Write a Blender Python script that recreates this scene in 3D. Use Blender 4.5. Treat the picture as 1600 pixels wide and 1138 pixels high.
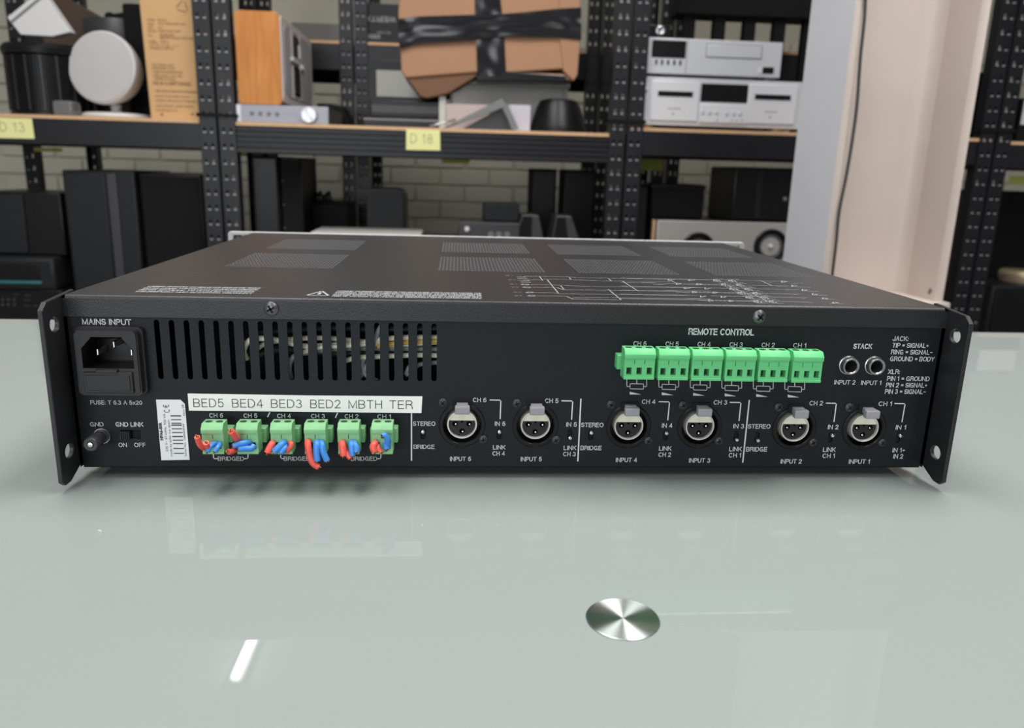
import bpy, bmesh, math, random
from mathutils import Vector, Matrix
PI = math.pi
random.seed(5)
S = bpy.context.scene
C = S.collection
for o in list(bpy.data.objects): bpy.data.objects.remove(o)

# ------------------------------------------------------------------ camera
FPX = 1220.07
CAM = Vector((-0.03269, -0.38184, 0.15241))
RT = Vector((0.9974, -0.0670, 0.0272)); UP = Vector((-0.0099, 0.2460, 0.9692)); FW = Vector((0.0716, 0.9670, -0.2446))
FW.normalize(); RT = (RT - FW * RT.dot(FW)).normalized(); UP = RT.cross(FW)
cd = bpy.data.cameras.new('camera'); cam = bpy.data.objects.new('camera', cd); C.objects.link(cam)
cam.matrix_world = Matrix(((RT.x, UP.x, -FW.x, CAM.x), (RT.y, UP.y, -FW.y, CAM.y), (RT.z, UP.z, -FW.z, CAM.z), (0, 0, 0, 1)))
cd.sensor_width = 36; cd.lens = 36 * FPX / 1600; cd.clip_start = 0.01; cd.clip_end = 50
cd.dof.use_dof = True; cd.dof.focus_distance = 0.40; cd.dof.aperture_fstop = 12
S.camera = cam

def at(px, py, Y):
    """point of the plane y = Y seen at a pixel of the 1600 x 1138 frame"""
    d = RT * ((px - 800) / FPX) + UP * ((569 - py) / FPX) + FW
    return CAM + d * ((Y - CAM.y) / d.y)
def atz(px, py, Z):
    d = RT * ((px - 800) / FPX) + UP * ((569 - py) / FPX) + FW
    return CAM + d * ((Z - CAM.z) / d.z)

# ------------------------------------------------------------------ world, lights, exposure
w = bpy.data.worlds.new('world'); S.world = w; w.use_nodes = True
w.node_tree.nodes['Background'].inputs[0].default_value = (0.80, 0.86, 0.88, 1)
w.node_tree.nodes['Background'].inputs[1].default_value = 0.5
CEIL = 1.95
def area(name, loc, sx, sy, power, col):
    l = bpy.data.lights.new(name, 'AREA'); l.shape = 'RECTANGLE'; l.size = sx; l.size_y = sy; l.energy = power; l.color = col
    o = bpy.data.objects.new(name, l); o.location = loc; C.objects.link(o); return o
area('ceiling_light_panel', (-1.1, -1.75, CEIL - 0.07), 0.6, 1.2, 14, (1.0, 0.985, 0.98))
area('ceiling_light_panel', (1.1, -1.65, CEIL - 0.07), 0.6, 1.2, 14, (1.0, 0.985, 0.98))
area('ceiling_light_panel', (-0.55, 0.25, CEIL - 0.07), 0.8, 1.4, 32, (1.0, 0.985, 0.98))
area('ceiling_light_panel', (0.75, 0.20, CEIL - 0.07), 0.8, 1.4, 44, (1.0, 0.965, 0.95))
# added light behind the camera, brightens upright faces more than the table
wl = area('front_fill_light', (-1.2, -3.02, 0.55), 2.2, 1.1, 39, (0.93, 0.97, 1.0)); wl.rotation_euler = (PI / 2, 0, 0)
S.view_settings.view_transform = 'Standard'; S.view_settings.look = 'None'
S.view_settings.exposure = 0.0; S.view_settings.gamma = 1.0; S.view_settings.use_curve_mapping = False

# ------------------------------------------------------------------ materials
def mat(name, col, rough=0.5, metal=0.0, var=0.0, scale=40, bump=0.0, bscale=300, coat=0.0, spec=0.5, trans=0.0):
    m = bpy.data.materials.new(name); m.use_nodes = True
    nt = m.node_tree; b = nt.nodes['Principled BSDF']
    b.inputs['Base Color'].default_value = (*col, 1); b.inputs['Roughness'].default_value = rough
    b.inputs['Metallic'].default_value = metal; b.inputs['Coat Weight'].default_value = coat
    b.inputs['Coat Roughness'].default_value = 0.03
    b.inputs['Specular IOR Level'].default_value = spec; b.inputs['Transmission Weight'].default_value = trans
    if var or bump:
        tc = nt.nodes.new('ShaderNodeTexCoord')
    if var:
        n = nt.nodes.new('ShaderNodeTexNoise'); n.inputs['Scale'].default_value = scale; n.inputs['Detail'].default_value = 4
        nt.links.new(tc.outputs['Object'], n.inputs['Vector'])
        r = nt.nodes.new('ShaderNodeMixRGB'); r.blend_type = 'MIX'
        r.inputs[1].default_value = (*[c * (1 - var) for c in col], 1); r.inputs[2].default_value = (*[min(1, c * (1 + var)) for c in col], 1)
        nt.links.new(n.outputs['Fac'], r.inputs[0]); nt.links.new(r.outputs[0], b.inputs['Base Color'])
    if bump:
        n2 = nt.nodes.new('ShaderNodeTexNoise'); n2.inputs['Scale'].default_value = bscale; n2.inputs['Detail'].default_value = 2
        nt.links.new(tc.outputs['Object'], n2.inputs['Vector'])
        bp = nt.nodes.new('ShaderNodeBump'); bp.inputs['Strength'].default_value = bump; bp.inputs['Distance'].default_value = 0.001
        nt.links.new(n2.outputs['Fac'], bp.inputs['Height']); nt.links.new(bp.outputs['Normal'], b.inputs['Normal'])
    return m
M = {}
M['powder'] = mat('black powder coat', (0.016, 0.016, 0.018), 0.36, 0, 0.12, 400, 0.16, 1800, spec=0.45)
M['panel'] = mat('black panel paint', (0.008, 0.0105, 0.014), 0.5, 0, 0.15, 60, 0.15, 1800, spec=0.28)
M['ventlit'] = mat('lightened vent hole metal', (0.34, 0.34, 0.35), 0.5, 0.2)  # vent hole walls lightened in colour for the ceiling light they catch
M['panelalu'] = mat('anodised panel edge', (0.42, 0.42, 0.42), 0.5, 0.3)
M['alu'] = mat('brushed aluminium', (0.62, 0.62, 0.62), 0.35, 0.9, 0.05, 80)
M['recsilver'] = mat('grey silver panel', (0.30, 0.30, 0.34), 0.4, 0.2)
M['baffle'] = mat('warm silver baffle', (0.43, 0.405, 0.385), 0.4, 0.2)
M['silver'] = mat('silver painted plastic', (0.66, 0.67, 0.71), 0.4, 0.2, 0.03, 30)
M['silverlt'] = mat('light silver plastic', (0.74, 0.73, 0.76), 0.4, 0.1)
M['steel'] = mat('zinc plated steel', (0.42, 0.42, 0.43), 0.3, 0.95, 0.1, 200)
M['chrome'] = mat('chrome', (0.75, 0.75, 0.76), 0.14, 1.0)
M['white'] = mat('printed white ink', (0.66, 0.68, 0.70), 0.6, spec=0.2)
M['greyink'] = mat('printed grey ink', (0.33, 0.34, 0.35), 0.6)
M['black'] = mat('black plastic', (0.006, 0.006, 0.007), 0.35, 0, 0.1, 60, spec=0.3)
M['blackmatte'] = mat('matte black', (0.004, 0.004, 0.005), 0.7, 0, 0.1, 60, spec=0.2)
M['void'] = mat('unlit black cavity', (0.004, 0.004, 0.005), 0.9)
M['iec'] = mat('black socket plastic', (0.013, 0.012, 0.014), 0.4, 0, 0.1, 300, spec=0.4)
M['charcoal'] = mat('charcoal vinyl', (0.011, 0.012, 0.014), 0.45, 0, 0.15, 30, 0.2, 900, spec=0.3)
M['darkgrey'] = mat('dark grey plastic', (0.035, 0.035, 0.039), 0.4, 0, 0.1, 40)
M['midgrey'] = mat('mid grey plastic', (0.18, 0.18, 0.18), 0.5, 0, 0.05, 40)
M['grey'] = mat('grey latch plastic', (0.30, 0.30, 0.33), 0.45)
M['green'] = mat('green terminal plastic', (0.25, 0.56, 0.27), 0.38, 0, 0.06, 300)
M['greenb'] = mat('bright green terminal plastic', (0.13, 0.56, 0.22), 0.38, 0, 0.06, 300)
M['greend'] = mat('dark inside of terminal', (0.01, 0.04, 0.012), 0.6)
M['red'] = mat('red wire sleeve', (0.78, 0.105, 0.075), 0.35, 0, 0.1, 300)
M['blue'] = mat('blue wire sleeve', (0.05, 0.25, 0.70), 0.35, 0, 0.1, 300)
M['copper'] = mat('copper strands', (0.55, 0.25, 0.12), 0.35, 0.8)
M['cream'] = mat('cream wire', (0.92, 0.88, 0.72), 0.5)
M['yellow'] = mat('yellow wire', (0.75, 0.50, 0.10), 0.5)
M['greywire'] = mat('grey wire', (0.32, 0.32, 0.33), 0.5)
M['paper'] = mat('white label paper', (0.84, 0.85, 0.88), 0.55, 0, 0.02, 20)
M['tape'] = mat('white label tape', (0.95, 0.95, 0.93), 0.3, 0, 0.02, 20)
M['ink'] = mat('black label ink', (0.035, 0.035, 0.04), 0.6)
M['inkgrey'] = mat('faint pencil ink', (0.30, 0.29, 0.20), 0.7)
M['xlrm'] = mat('nickel shell', (0.80, 0.78, 0.72), 0.28, 0.6)
M['xlrcap'] = mat('cream nickel face', (0.78, 0.76, 0.62), 0.4, 0.0)
M['postit'] = mat('pale yellow sticky paper', (0.78, 0.76, 0.34), 0.8, 0, 0.03, 20)
M['postitg'] = mat('yellow green sticky paper', (0.55, 0.62, 0.15), 0.8, 0, 0.03, 20)
M['chip'] = mat('chipboard', (0.62, 0.39, 0.22), 0.75, 0, 0.2, 150)
M['card'] = mat('tan cardboard', (0.58, 0.35, 0.16), 0.75, 0, 0.06, 12)
M['cardo'] = mat('orange brown cardboard', (0.38, 0.20, 0.11), 0.7, 0, 0.07, 10)
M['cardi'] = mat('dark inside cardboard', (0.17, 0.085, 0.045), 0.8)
M['ducttape'] = mat('glossy black tape', (0.006, 0.006, 0.008), 0.17, 0, 0.15, 30)
M['whitepl'] = mat('white satin plastic', (0.64, 0.63, 0.62), 0.35, 0, 0.02, 20)
M['whitecloth'] = mat('white speaker grille cloth', (0.47, 0.455, 0.45), 0.8, 0, 0.05, 30, 0.3, 600)
M['brownwood'] = mat('dark brown wood', (0.055, 0.028, 0.015), 0.5, 0, 0.2, 10)
M['grille'] = mat('grey fabric grille', (0.36, 0.36, 0.37), 0.8, 0, 0.1, 100, 0.3, 600)
M['greige'] = mat('warm grey frame', (0.62, 0.57, 0.55), 0.5)
M['rackm'] = mat('black rack steel', (0.013, 0.013, 0.016), 0.36, 0.1, 0.15, 40, 0.2, 300, spec=0.35)
M['rackedge'] = mat('pale slot edge', (0.50, 0.50, 0.54), 0.45, 0.2)
M['pink'] = mat('pale pink card', (0.50, 0.40, 0.38), 0.7)
M['lilac'] = mat('pale lilac card', (0.55, 0.52, 0.58), 0.7)
M['teal'] = mat('teal display strip', (0.03, 0.16, 0.18), 0.3)
M['brass'] = mat('dull brass', (0.55, 0.46, 0.30), 0.35, 0.6)
M['mortar'] = mat('painted mortar', (0.57, 0.545, 0.45), 0.85, 0, 0.1, 20)
M['brick'] = mat('cream painted brick', (0.62, 0.59, 0.49), 0.75, 0, 0.04, 12, 0.2, 60)
M['floor'] = mat('grey concrete floor', (0.16, 0.16, 0.16), 0.6, 0, 0.2, 6)
M['wallp'] = mat('off white painted wall', (0.62, 0.63, 0.62), 0.8, 0, 0.05, 4)
M['ceil'] = mat('light grey ceiling board', (0.66, 0.69, 0.68), 0.9, 0, 0.03, 3)
M['cable'] = mat('dark grey cable', (0.028, 0.032, 0.032), 0.5)
M['clearp'] = mat('clear smoky plastic', (0.55, 0.55, 0.55), 0.12, 0, trans=0.75)
M['whitepanel'] = mat('pale grey panel', (0.50, 0.50, 0.46), 0.6)
M['screwm'] = mat('dark zinc screw', (0.16, 0.16, 0.17), 0.35, 0.9)
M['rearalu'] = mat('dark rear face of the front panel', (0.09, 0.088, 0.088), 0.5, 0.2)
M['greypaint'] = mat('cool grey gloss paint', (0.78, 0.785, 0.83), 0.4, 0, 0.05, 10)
M['leg'] = mat('brushed table leg', (0.45, 0.45, 0.45), 0.35, 0.9)

def wood():
    m = mat('honey oak veneer', (0.60, 0.30, 0.10), 0.5, spec=0.25)
    nt = m.node_tree; b = nt.nodes['Principled BSDF']
    tc = nt.nodes.new('ShaderNodeTexCoord'); mp = nt.nodes.new('ShaderNodeMapping'); mp.inputs['Scale'].default_value = (25, 25, 3.0)
    n = nt.nodes.new('ShaderNodeTexNoise'); n.inputs['Scale'].default_value = 2.2; n.inputs['Detail'].default_value = 6; n.inputs['Distortion'].default_value = 0.6
    r = nt.nodes.new('ShaderNodeValToRGB'); r.color_ramp.elements[0].position = 0.3; r.color_ramp.elements[0].color = (0.46, 0.165, 0.038, 1)
    r.color_ramp.elements[1].position = 0.7; r.color_ramp.elements[1].color = (0.62, 0.26, 0.070, 1)
    nt.links.new(tc.outputs['Object'], mp.inputs[0]); nt.links.new(mp.outputs[0], n.inputs['Vector'])
    nt.links.new(n.outputs['Fac'], r.inputs[0]); nt.links.new(r.outputs[0], b.inputs['Base Color'])
    return m
M['wood'] = wood()
def glass_table():
    m = mat('back painted pale green glass', (0.262, 0.294, 0.281), 0.7, coat=0.75, spec=0.0)
    b = m.node_tree.nodes['Principled BSDF']; b.inputs['Coat Roughness'].default_value = 0.012; b.inputs['Coat IOR'].default_value = 1.38
    return m
M['glass'] = glass_table()
M['glassedge'] = mat('green glass edge', (0.06, 0.16, 0.12), 0.12, coat=1.0)
def spun():
    m = mat('spun steel disc', (0.62, 0.66, 0.64), 0.32, 1.0)
    nt = m.node_tree; b = nt.nodes['Principled BSDF']
    t = nt.nodes.new('ShaderNodeTangent'); t.direction_type = 'RADIAL'; t.axis = 'Z'; b.inputs['Anisotropic Rotation'].default_value = 0.25
    b.inputs['Anisotropic'].default_value = 0.97; nt.links.new(t.outputs[0], b.inputs['Tangent'])
    return m
M['spun'] = spun()
M['spunknob'] = M['spun'].copy(); M['spunknob'].node_tree.nodes['Principled BSDF'].inputs['Base Color'].default_value = (0.5, 0.5, 0.52, 1)
def column_paint():
    m = mat('chipped cream gloss paint', (0.60, 0.53, 0.49), 0.42)
    nt = m.node_tree; b = nt.nodes['Principled BSDF']
    tc = nt.nodes.new('ShaderNodeTexCoord')
    n = nt.nodes.new('ShaderNodeTexNoise'); n.inputs['Scale'].default_value = 24; n.inputs['Detail'].default_value = 5
    r = nt.nodes.new('ShaderNodeValToRGB'); r.color_ramp.elements[0].position = 0.255; r.color_ramp.elements[0].color = (0.16, 0.11, 0.09, 1)
    r.color_ramp.elements[1].position = 0.275; r.color_ramp.elements[1].color = (0.62, 0.535, 0.48, 1)
    n2 = nt.nodes.new('ShaderNodeTexNoise'); n2.inputs['Scale'].default_value = 5
    mx = nt.nodes.new('ShaderNodeMixRGB'); mx.blend_type = 'MULTIPLY'; mx.inputs[0].default_value = 0.25
    nt.links.new(tc.outputs['Object'], n.inputs['Vector']); nt.links.new(tc.outputs['Object'], n2.inputs['Vector'])
    nt.links.new(n.outputs['Fac'], r.inputs[0]); nt.links.new(r.outputs[0], mx.inputs[1]); nt.links.new(n2.outputs['Fac'], mx.inputs[2])
    nt.links.new(mx.outputs[0], b.inputs['Base Color'])
    return m
M['column'] = column_paint()
M['lamp'] = mat('lamp tube', (1, 1, 1), 0.5)
M['lamp'].node_tree.nodes['Principled BSDF'].inputs['Emission Color'].default_value = (1, 0.98, 0.95, 1)
M['lamp'].node_tree.nodes['Principled BSDF'].inputs['Emission Strength'].default_value = 26

# ------------------------------------------------------------------ mesh helpers
def new(): return bmesh.new()
def box(bm, x0, x1, y0, y1, z0, z1, bev=0, seg=2):
    t = bmesh.new()
    v = [t.verts.new((x, y, z)) for x in (x0, x1) for y in (y0, y1) for z in (z0, z1)]
    for f in ((0, 1, 3, 2), (4, 6, 7, 5), (0, 4, 5, 1), (2, 3, 7, 6), (0, 2, 6, 4), (1, 5, 7, 3)): t.faces.new([v[i] for i in f])
    bmesh.ops.recalc_face_normals(t, faces=t.faces)
    if bev: bmesh.ops.bevel(t, geom=list(t.edges), offset=bev, segments=seg, affect='EDGES', profile=0.5)
    t.normal_update()
    for f in t.faces: f.smooth = max(abs(c) for c in f.normal) < 0.999
    merge(bm, t); return bm
def merge(bm, t, mx=None):
    if mx is not None: t.transform(mx)
    me = bpy.data.meshes.new('tmp'); t.to_mesh(me); t.free(); bm.from_mesh(me); bpy.data.meshes.remove(me)
def prism(bm, poly, axis, a, b, bev=0):
    """poly of 2D points extruded along axis ('x': poly is y,z; 'y': x,z; 'z': x,y)"""
    t = bmesh.new()
    def P(p, d): return {'x': (d, p[0], p[1]), 'y': (p[0], d, p[1]), 'z': (p[0], p[1], d)}[axis]
    A = [t.verts.new(P(p, a)) for p in poly]; B = [t.verts.new(P(p, b)) for p in poly]
    t.faces.new(A); t.faces.new(B[::-1]); n = len(poly)
    for i in range(n): t.faces.new((A[i], B[i], B[(i + 1) % n], A[(i + 1) % n]))
    bmesh.ops.recalc_face_normals(t, faces=t.faces)
    if bev: bmesh.ops.bevel(t, geom=list(t.edges), offset=bev, segments=2, affect='EDGES', profile=0.5)
    t.normal_update(); k = 'xyz'.index(axis)
    for f in t.faces:
        ls = sorted((Vector([c for i, c in enumerate(e.verts[0].co - e.verts[1].co) if i != k]).length for e in f.edges))
        f.smooth = abs(f.normal[k]) < 0.999 and ls[-1] < 0.012
    merge(bm, t); return bm
def lathe(bm, prof, seg=32, mx=None):
    """profile (r, h) spun about +Z, then placed by matrix"""
    t = bmesh.new(); rings = []
    for r, h in prof:
        if r < 1e-7: rings.append([t.verts.new((0, 0, h))])
        else: rings.append([t.verts.new((r * math.cos(2 * PI * i / seg), r * math.sin(2 * PI * i / seg), h)) for i in range(seg)])
    for A, B in zip(rings, rings[1:]):
        for i in range(seg):
            j = (i + 1) % seg
            if len(A) == 1 and len(B) == 1: break
            if len(A) == 1: t.faces.new((A[0], B[i], B[j]))
            elif len(B) == 1: t.faces.new((A[i], B[0], A[j]))
            else: t.faces.new((A[i], B[i], B[j], A[j]))
    bmesh.ops.recalc_face_normals(t, faces=t.faces)
    for f in t.faces: f.smooth = True
    merge(bm, t, mx); return bm
def facing(x, y, z):      # local +Z -> world -Y (towards the viewer)
    return Matrix.Translation((x, y, z)) @ Matrix.Rotation(PI / 2, 4, 'X')
def catmull(P, n=5):
    P = [Vector(p) for p in P]; out = []
    for i in range(len(P) - 1):
        a = P[max(i - 1, 0)]; b = P[i]; c = P[i + 1]; d = P[min(i + 2, len(P) - 1)]
        for k in range(n):
            t = k / n
            out.append(0.5 * ((2 * b) + (c - a) * t + (2 * a - 5 * b + 4 * c - d) * t * t + (3 * b - a - 3 * c + d) * t ** 3))
    out.append(P[-1]); return out
def tube(bm, pts, r, seg=10, smooth=True, n=5):
    P = catmull(pts, n) if smooth and len(pts) > 2 else [Vector(p) for p in pts]
    up = Vector((0.3, 0.2, 0.9)); rings = []
    for i, p in enumerate(P):
        d = (P[min(i + 1, len(P) - 1)] - P[max(i - 1, 0)]).normalized()
        a = d.cross(up)
        if a.length < 1e-3: a = d.cross(Vector((1, 0, 0)))
        a.normalize(); b = a.cross(d).normalized(); up = b if i else up
        rings.append([bm.verts.new(p + (a * math.cos(2 * PI * k / seg) + b * math.sin(2 * PI * k / seg)) * r) for k in range(seg)])
    for A, B in zip(rings, rings[1:]):
        for k in range(seg): bm.faces.new((A[k], B[k], B[(k + 1) % seg], A[(k + 1) % seg]))
    for f in bm.faces: f.smooth = True
    bm.faces.new(rings[0][::-1]); bm.faces.new(rings[-1]); return bm
def holed(outer, holes, depth, bev=0):
    """flat plate with real holes: outlines in x,y, thickness centred on z=0"""
    cu = bpy.data.curves.new('tmp', 'CURVE'); cu.dimensions = '2D'; cu.fill_mode = 'BOTH'; cu.extrude = depth / 2
    for pl in [outer] + holes:
        s = cu.splines.new('POLY'); s.points.add(len(pl) - 1); s.use_cyclic_u = True
        for q, p in zip(s.points, pl): q.co = (p[0], p[1], 0, 1)
    o = bpy.data.objects.new('tmp', cu); me = bpy.data.meshes.new_from_object(o)
    bm = bmesh.new(); bm.from_mesh(me); bmesh.ops.remove_doubles(bm, verts=bm.verts, dist=1e-7)
    bpy.data.objects.remove(o); bpy.data.curves.remove(cu); bpy.data.meshes.remove(me)
    return bm
XZ = Matrix(((1, 0, 0, 0), (0, 0, -1, 0), (0, 1, 0, 0), (0, 0, 0, 1)))      # x,y plate -> x,z plate facing -Y
YZ = Matrix(((0, 0, 1, 0), (1, 0, 0, 0), (0, 1, 0, 0), (0, 0, 0, 1)))       # x,y plate -> y,z plate
def circ(x, y, r, n=20, ry=None): return [(x + r * math.cos(2 * PI * i / n), y + (ry or r) * math.sin(2 * PI * i / n)) for i in range(n)]
def slot(x, z0, z1, wd, n=5):
    r = wd / 2; p = []
    for i in range(n + 1): a = PI * i / n; p.append((x + r * math.cos(a), z1 - r + r * math.sin(a)))
    for i in range(n + 1): a = PI + PI * i / n; p.append((x + r * math.cos(a), z0 + r + r * math.sin(a)))
    return p
def rect(x0, x1, z0, z1): return [(x0, z0), (x1, z0), (x1, z1), (x0, z1)]
def rrect(x0, x1, z0, z1, r, n=4):
    p = []
    for cx, cz, a0 in ((x1 - r, z1 - r, 0), (x0 + r, z1 - r, PI / 2), (x0 + r, z0 + r, PI), (x1 - r, z0 + r, 1.5 * PI)):
        for i in range(n + 1): a = a0 + PI / 2 * i / n; p.append((cx + r * math.cos(a), cz + r * math.sin(a)))
    return p

class Thing:
    def __init__(s, name, label, cat, loc=(0, 0, 0), rz=0, group=None, kind=None, rx=0, ry=0):
        o = bpy.data.objects.new(name, None); C.objects.link(o); s.o = o
        s.m = Matrix.Translation(loc) @ Matrix.Rotation(rz, 4, 'Z') @ Matrix.Rotation(ry, 4, 'Y') @ Matrix.Rotation(rx, 4, 'X')
        o.matrix_world = s.m; o.empty_display_size = 0.02
        if label: o['label'] = label
        if cat: o['category'] = cat
        if group: o['group'] = group
        if kind: o['kind'] = kind
    def part(s, name, bm, m, parent=None, world=True, smooth=None, label=None, kind=None):
        if world: bm.transform(s.m.inverted())
        o = mesh_obj(name, bm, m, smooth); o.parent = parent or s.o
        if label: o['label'] = label
        if kind: o['kind'] = kind
        return o
def mesh_obj(name, bm, m, smooth=None):
    me = bpy.data.meshes.new(name); bm.to_mesh(me); bm.free()
    for mm in (m if isinstance(m, list) else [m]): me.materials.append(M[mm] if isinstance(mm, str) else mm)
    o = bpy.data.objects.new(name, me); C.objects.link(o)
    if smooth is None: smooth = 35
    if smooth:
        if smooth > 40:
            for p in me.polygons: p.use_smooth = True
        keep = [p.use_smooth for p in me.polygons]
        me.set_sharp_from_angle(angle=math.radians(smooth))
        for p, k in zip(me.polygons, keep): p.use_smooth = k
    return o
def solo(name, bm, m, label=None, cat=None, group=None, kind=None, smooth=None):
    """a thing that is one mesh; origin moved to its base centre"""
    xs = [v.co.x for v in bm.verts]; ys = [v.co.y for v in bm.verts]; zs = [v.co.z for v in bm.verts]
    c = Vector(((min(xs) + max(xs)) / 2, (min(ys) + max(ys)) / 2, min(zs)))
    bm.transform(Matrix.Translation(-c)); o = mesh_obj(name, bm, m, smooth); o.location = c
    if label: o['label'] = label
    if cat: o['category'] = cat
    if group: o['group'] = group
    if kind: o['kind'] = kind
    return o
def dup(o, parent, loc=None):
    c = o.copy(); C.objects.link(c); c.parent = parent
    if loc is not None: c.location = loc
    for ch in list(o.children): dup(ch, c)
    return c

# a plain stroke alphabet (capital height 1): glyph -> (width, strokes)
def _arc(cx, cy, rx, ry, a0, a1, n=8):
    return [(cx + rx * math.cos(math.radians(a0 + (a1 - a0) * k / n)), cy + ry * math.sin(math.radians(a0 + (a1 - a0) * k / n))) for k in range(n + 1)]
GL_ = {
 'A': (.68, [[(0, 0), (.34, 1), (.68, 0)], [(.12, .36), (.56, .36)]]),
 'B': (.60, [[(0, .5), (.36, .5)] + _arc(.36, .75, .22, .25, -90, 90) + [(0, 1), (0, 0), (.36, 0)] + _arc(.36, .25, .24, .25, -90, 90)]),
 'C': (.66, [_arc(.34, .5, .34, .5, 48, 312, 14)]),
 'D': (.64, [[(0, 0), (0, 1), (.30, 1)] + _arc(.28, .5, .36, .5, 90, -90, 12) + [(0, 0)]]),
 'E': (.54, [[(.54, 0), (0, 0), (0, 1), (.53, 1)], [(0, .52), (.48, .52)]]),
 'F': (.50, [[(0, 0), (0, 1), (.50, 1)], [(0, .52), (.44, .52)]]),
 'G': (.70, [_arc(.35, .5, .35, .5, 48, 320, 14) + [(.68, .46), (.38, .46)], [(.68, .46), (.68, .02)]]),
 'H': (.62, [[(0, 0), (0, 1)], [(.62, 0), (.62, 1)], [(0, .52), (.62, .52)]]),
 'I': (.02, [[(.01, 0), (.01, 1)]]),
 'J': (.44, [[(.44, 1), (.44, .26)] + _arc(.22, .24, .22, .24, 0, -180, 8)]),
 'K': (.62, [[(0, 0), (0, 1)], [(.60, 1), (.02, .38)], [(.22, .58), (.63, 0)]]),
 'L': (.48, [[(0, 1), (0, 0), (.48, 0)]]),
 'M': (.76, [[(0, 0), (0, 1), (.38, .05), (.76, 1), (.76, 0)]]),
 'N': (.62, [[(0, 0), (0, 1), (.62, 0), (.62, 1)]]),
 'O': (.72, [_arc(.36, .5, .36, .5, 0, 360, 18)]),
 'P': (.57, [[(0, 0), (0, 1), (.33, 1)] + _arc(.33, .74, .24, .26, 90, -90) + [(0, .48)]]),
 'Q': (.72, [_arc(.36, .5, .36, .5, 0, 360, 18), [(.45, .22), (.72, -.04)]]),
 'R': (.60, [[(0, 0), (0, 1), (.35, 1)] + _arc(.35, .76, .23, .24, 90, -90) + [(0, .52)], [(.36, .52), (.58, .30), (.60, 0)]]),
 'S': (.58, [_arc(.29, .74, .27, .26, 25, 230, 9) + [(.38, .46)] + _arc(.29, .26, .29, .26, 50, -165, 10)]),
 'T': (.60, [[(0, 1), (.60, 1)], [(.30, 1), (.30, 0)]]),
 'U': (.62, [[(0, 1), (0, .31)] + _arc(.31, .31, .31, .31, 180, 360, 10) + [(.62, 1)]]),
 'V': (.64, [[(0, 1), (.32, 0), (.64, 1)]]),
 'W': (.94, [[(0, 1), (.23, 0), (.47, 1), (.71, 0), (.94, 1)]]),
 'X': (.62, [[(0, 1), (.62, 0)], [(.62, 1), (0, 0)]]),
 'Y': (.64, [[(0, 1), (.32, .45), (.64, 1)], [(.32, .45), (.32, 0)]]),
 'Z': (.58, [[(.02, 1), (.58, 1), (0, 0), (.58, 0)]]),
 '0': (.52, [_arc(.26, .5, .26, .5, 0, 360, 16)]),
 '1': (.26, [[(0, .76), (.20, 1), (.20, 0)]]),
 '2': (.52, [_arc(.26, .72, .25, .28, 170, -20, 9) + [(0, 0), (.53, 0)]]),
 '3': (.52, [_arc(.25, .76, .22, .24, 150, -80, 8) + _arc(.25, .26, .27, .26, 85, -160, 9)]),
 '4': (.56, [[(.42, 0), (.42, 1), (0, .28), (.57, .28)]]),
 '5': (.52, [[(.48, 1), (.09, 1), (.04, .50)] + _arc(.26, .32, .26, .32, 125, -155, 10)]),
 '6': (.52, [_arc(.26, .31, .26, .31, 0, 360, 12), _arc(.30, .5, .30, .5, 60, 190, 8)]),
 '7': (.50, [[(0, 1), (.50, 1), (.18, 0)]]),
 '8': (.52, [_arc(.26, .75, .22, .25, 0, 360, 12), _arc(.26, .26, .26, .26, 0, 360, 12)]),
 '9': (.52, [_arc(.26, .69, .26, .31, 0, 360, 12), _arc(.22, .5, .30, .5, -120, 10, 8)]),
 ':': (.04, [[(.02, .05), (.02, .10)], [(.02, .58), (.02, .63)]]), '.': (.04, [[(.02, 0), (.02, .04)]]), ',': (.05, [[(.04, .04), (0, -.12)]]),
 '=': (.42, [[(0, .36), (.42, .36)], [(0, .62), (.42, .62)]]), '+': (.42, [[(0, .46), (.42, .46)], [(.21, .25), (.21, .67)]]),
 '-': (.26, [[(0, .42), (.26, .42)]]), '\u2013': (.42, [[(0, .46), (.42, .46)]]), '~': (.4, [[(0, .42), (.12, .52), (.28, .40), (.4, .5)]]),
 'x': (.44, [[(0, .68), (.44, 0)], [(.44, .68), (0, 0)]]), ' ': (.16, [])}
def strip2d(bm, pts, hw, mapf):
    """mitred flat stroke"""
    P = [Vector(p) for p in pts]
    P = [p for i, p in enumerate(P) if i == 0 or (p - P[i - 1]).length > 1e-6]
    n = len(P); closed = n > 3 and (P[0] - P[-1]).length < 1e-4
    if closed: P = P[:-1]; n -= 1
    if n < 2: return
    pr = []
    for i in range(n):
        a = P[i - 1] if (i > 0 or closed) else None; c = P[(i + 1) % n] if (i < n - 1 or closed) else None
        d0 = (P[i] - a).normalized() if a is not None else None; d1 = (c - P[i]).normalized() if c is not None else None
        if d0 is None: d0 = d1; base = P[i] - d1 * hw * 0.9
        elif d1 is None: d1 = d0; base = P[i] + d0 * hw * 0.9
        else: base = P[i]
        t = d0 + d1; t = t.normalized() if t.length > 0.2 else d1
        nn = Vector((-t.y, t.x)); k = 1 / max(0.42, nn.dot(Vector((-d1.y, d1.x))))
        pr.append((bm.verts.new(mapf(*(base - nn * hw * k))), bm.verts.new(mapf(*(base + nn * hw * k)))))
    m = n if closed else n - 1
    for i in range(m):
        a, b = pr[i], pr[(i + 1) % n]; bm.faces.new((a[0], b[0], b[1], a[1]))
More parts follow.
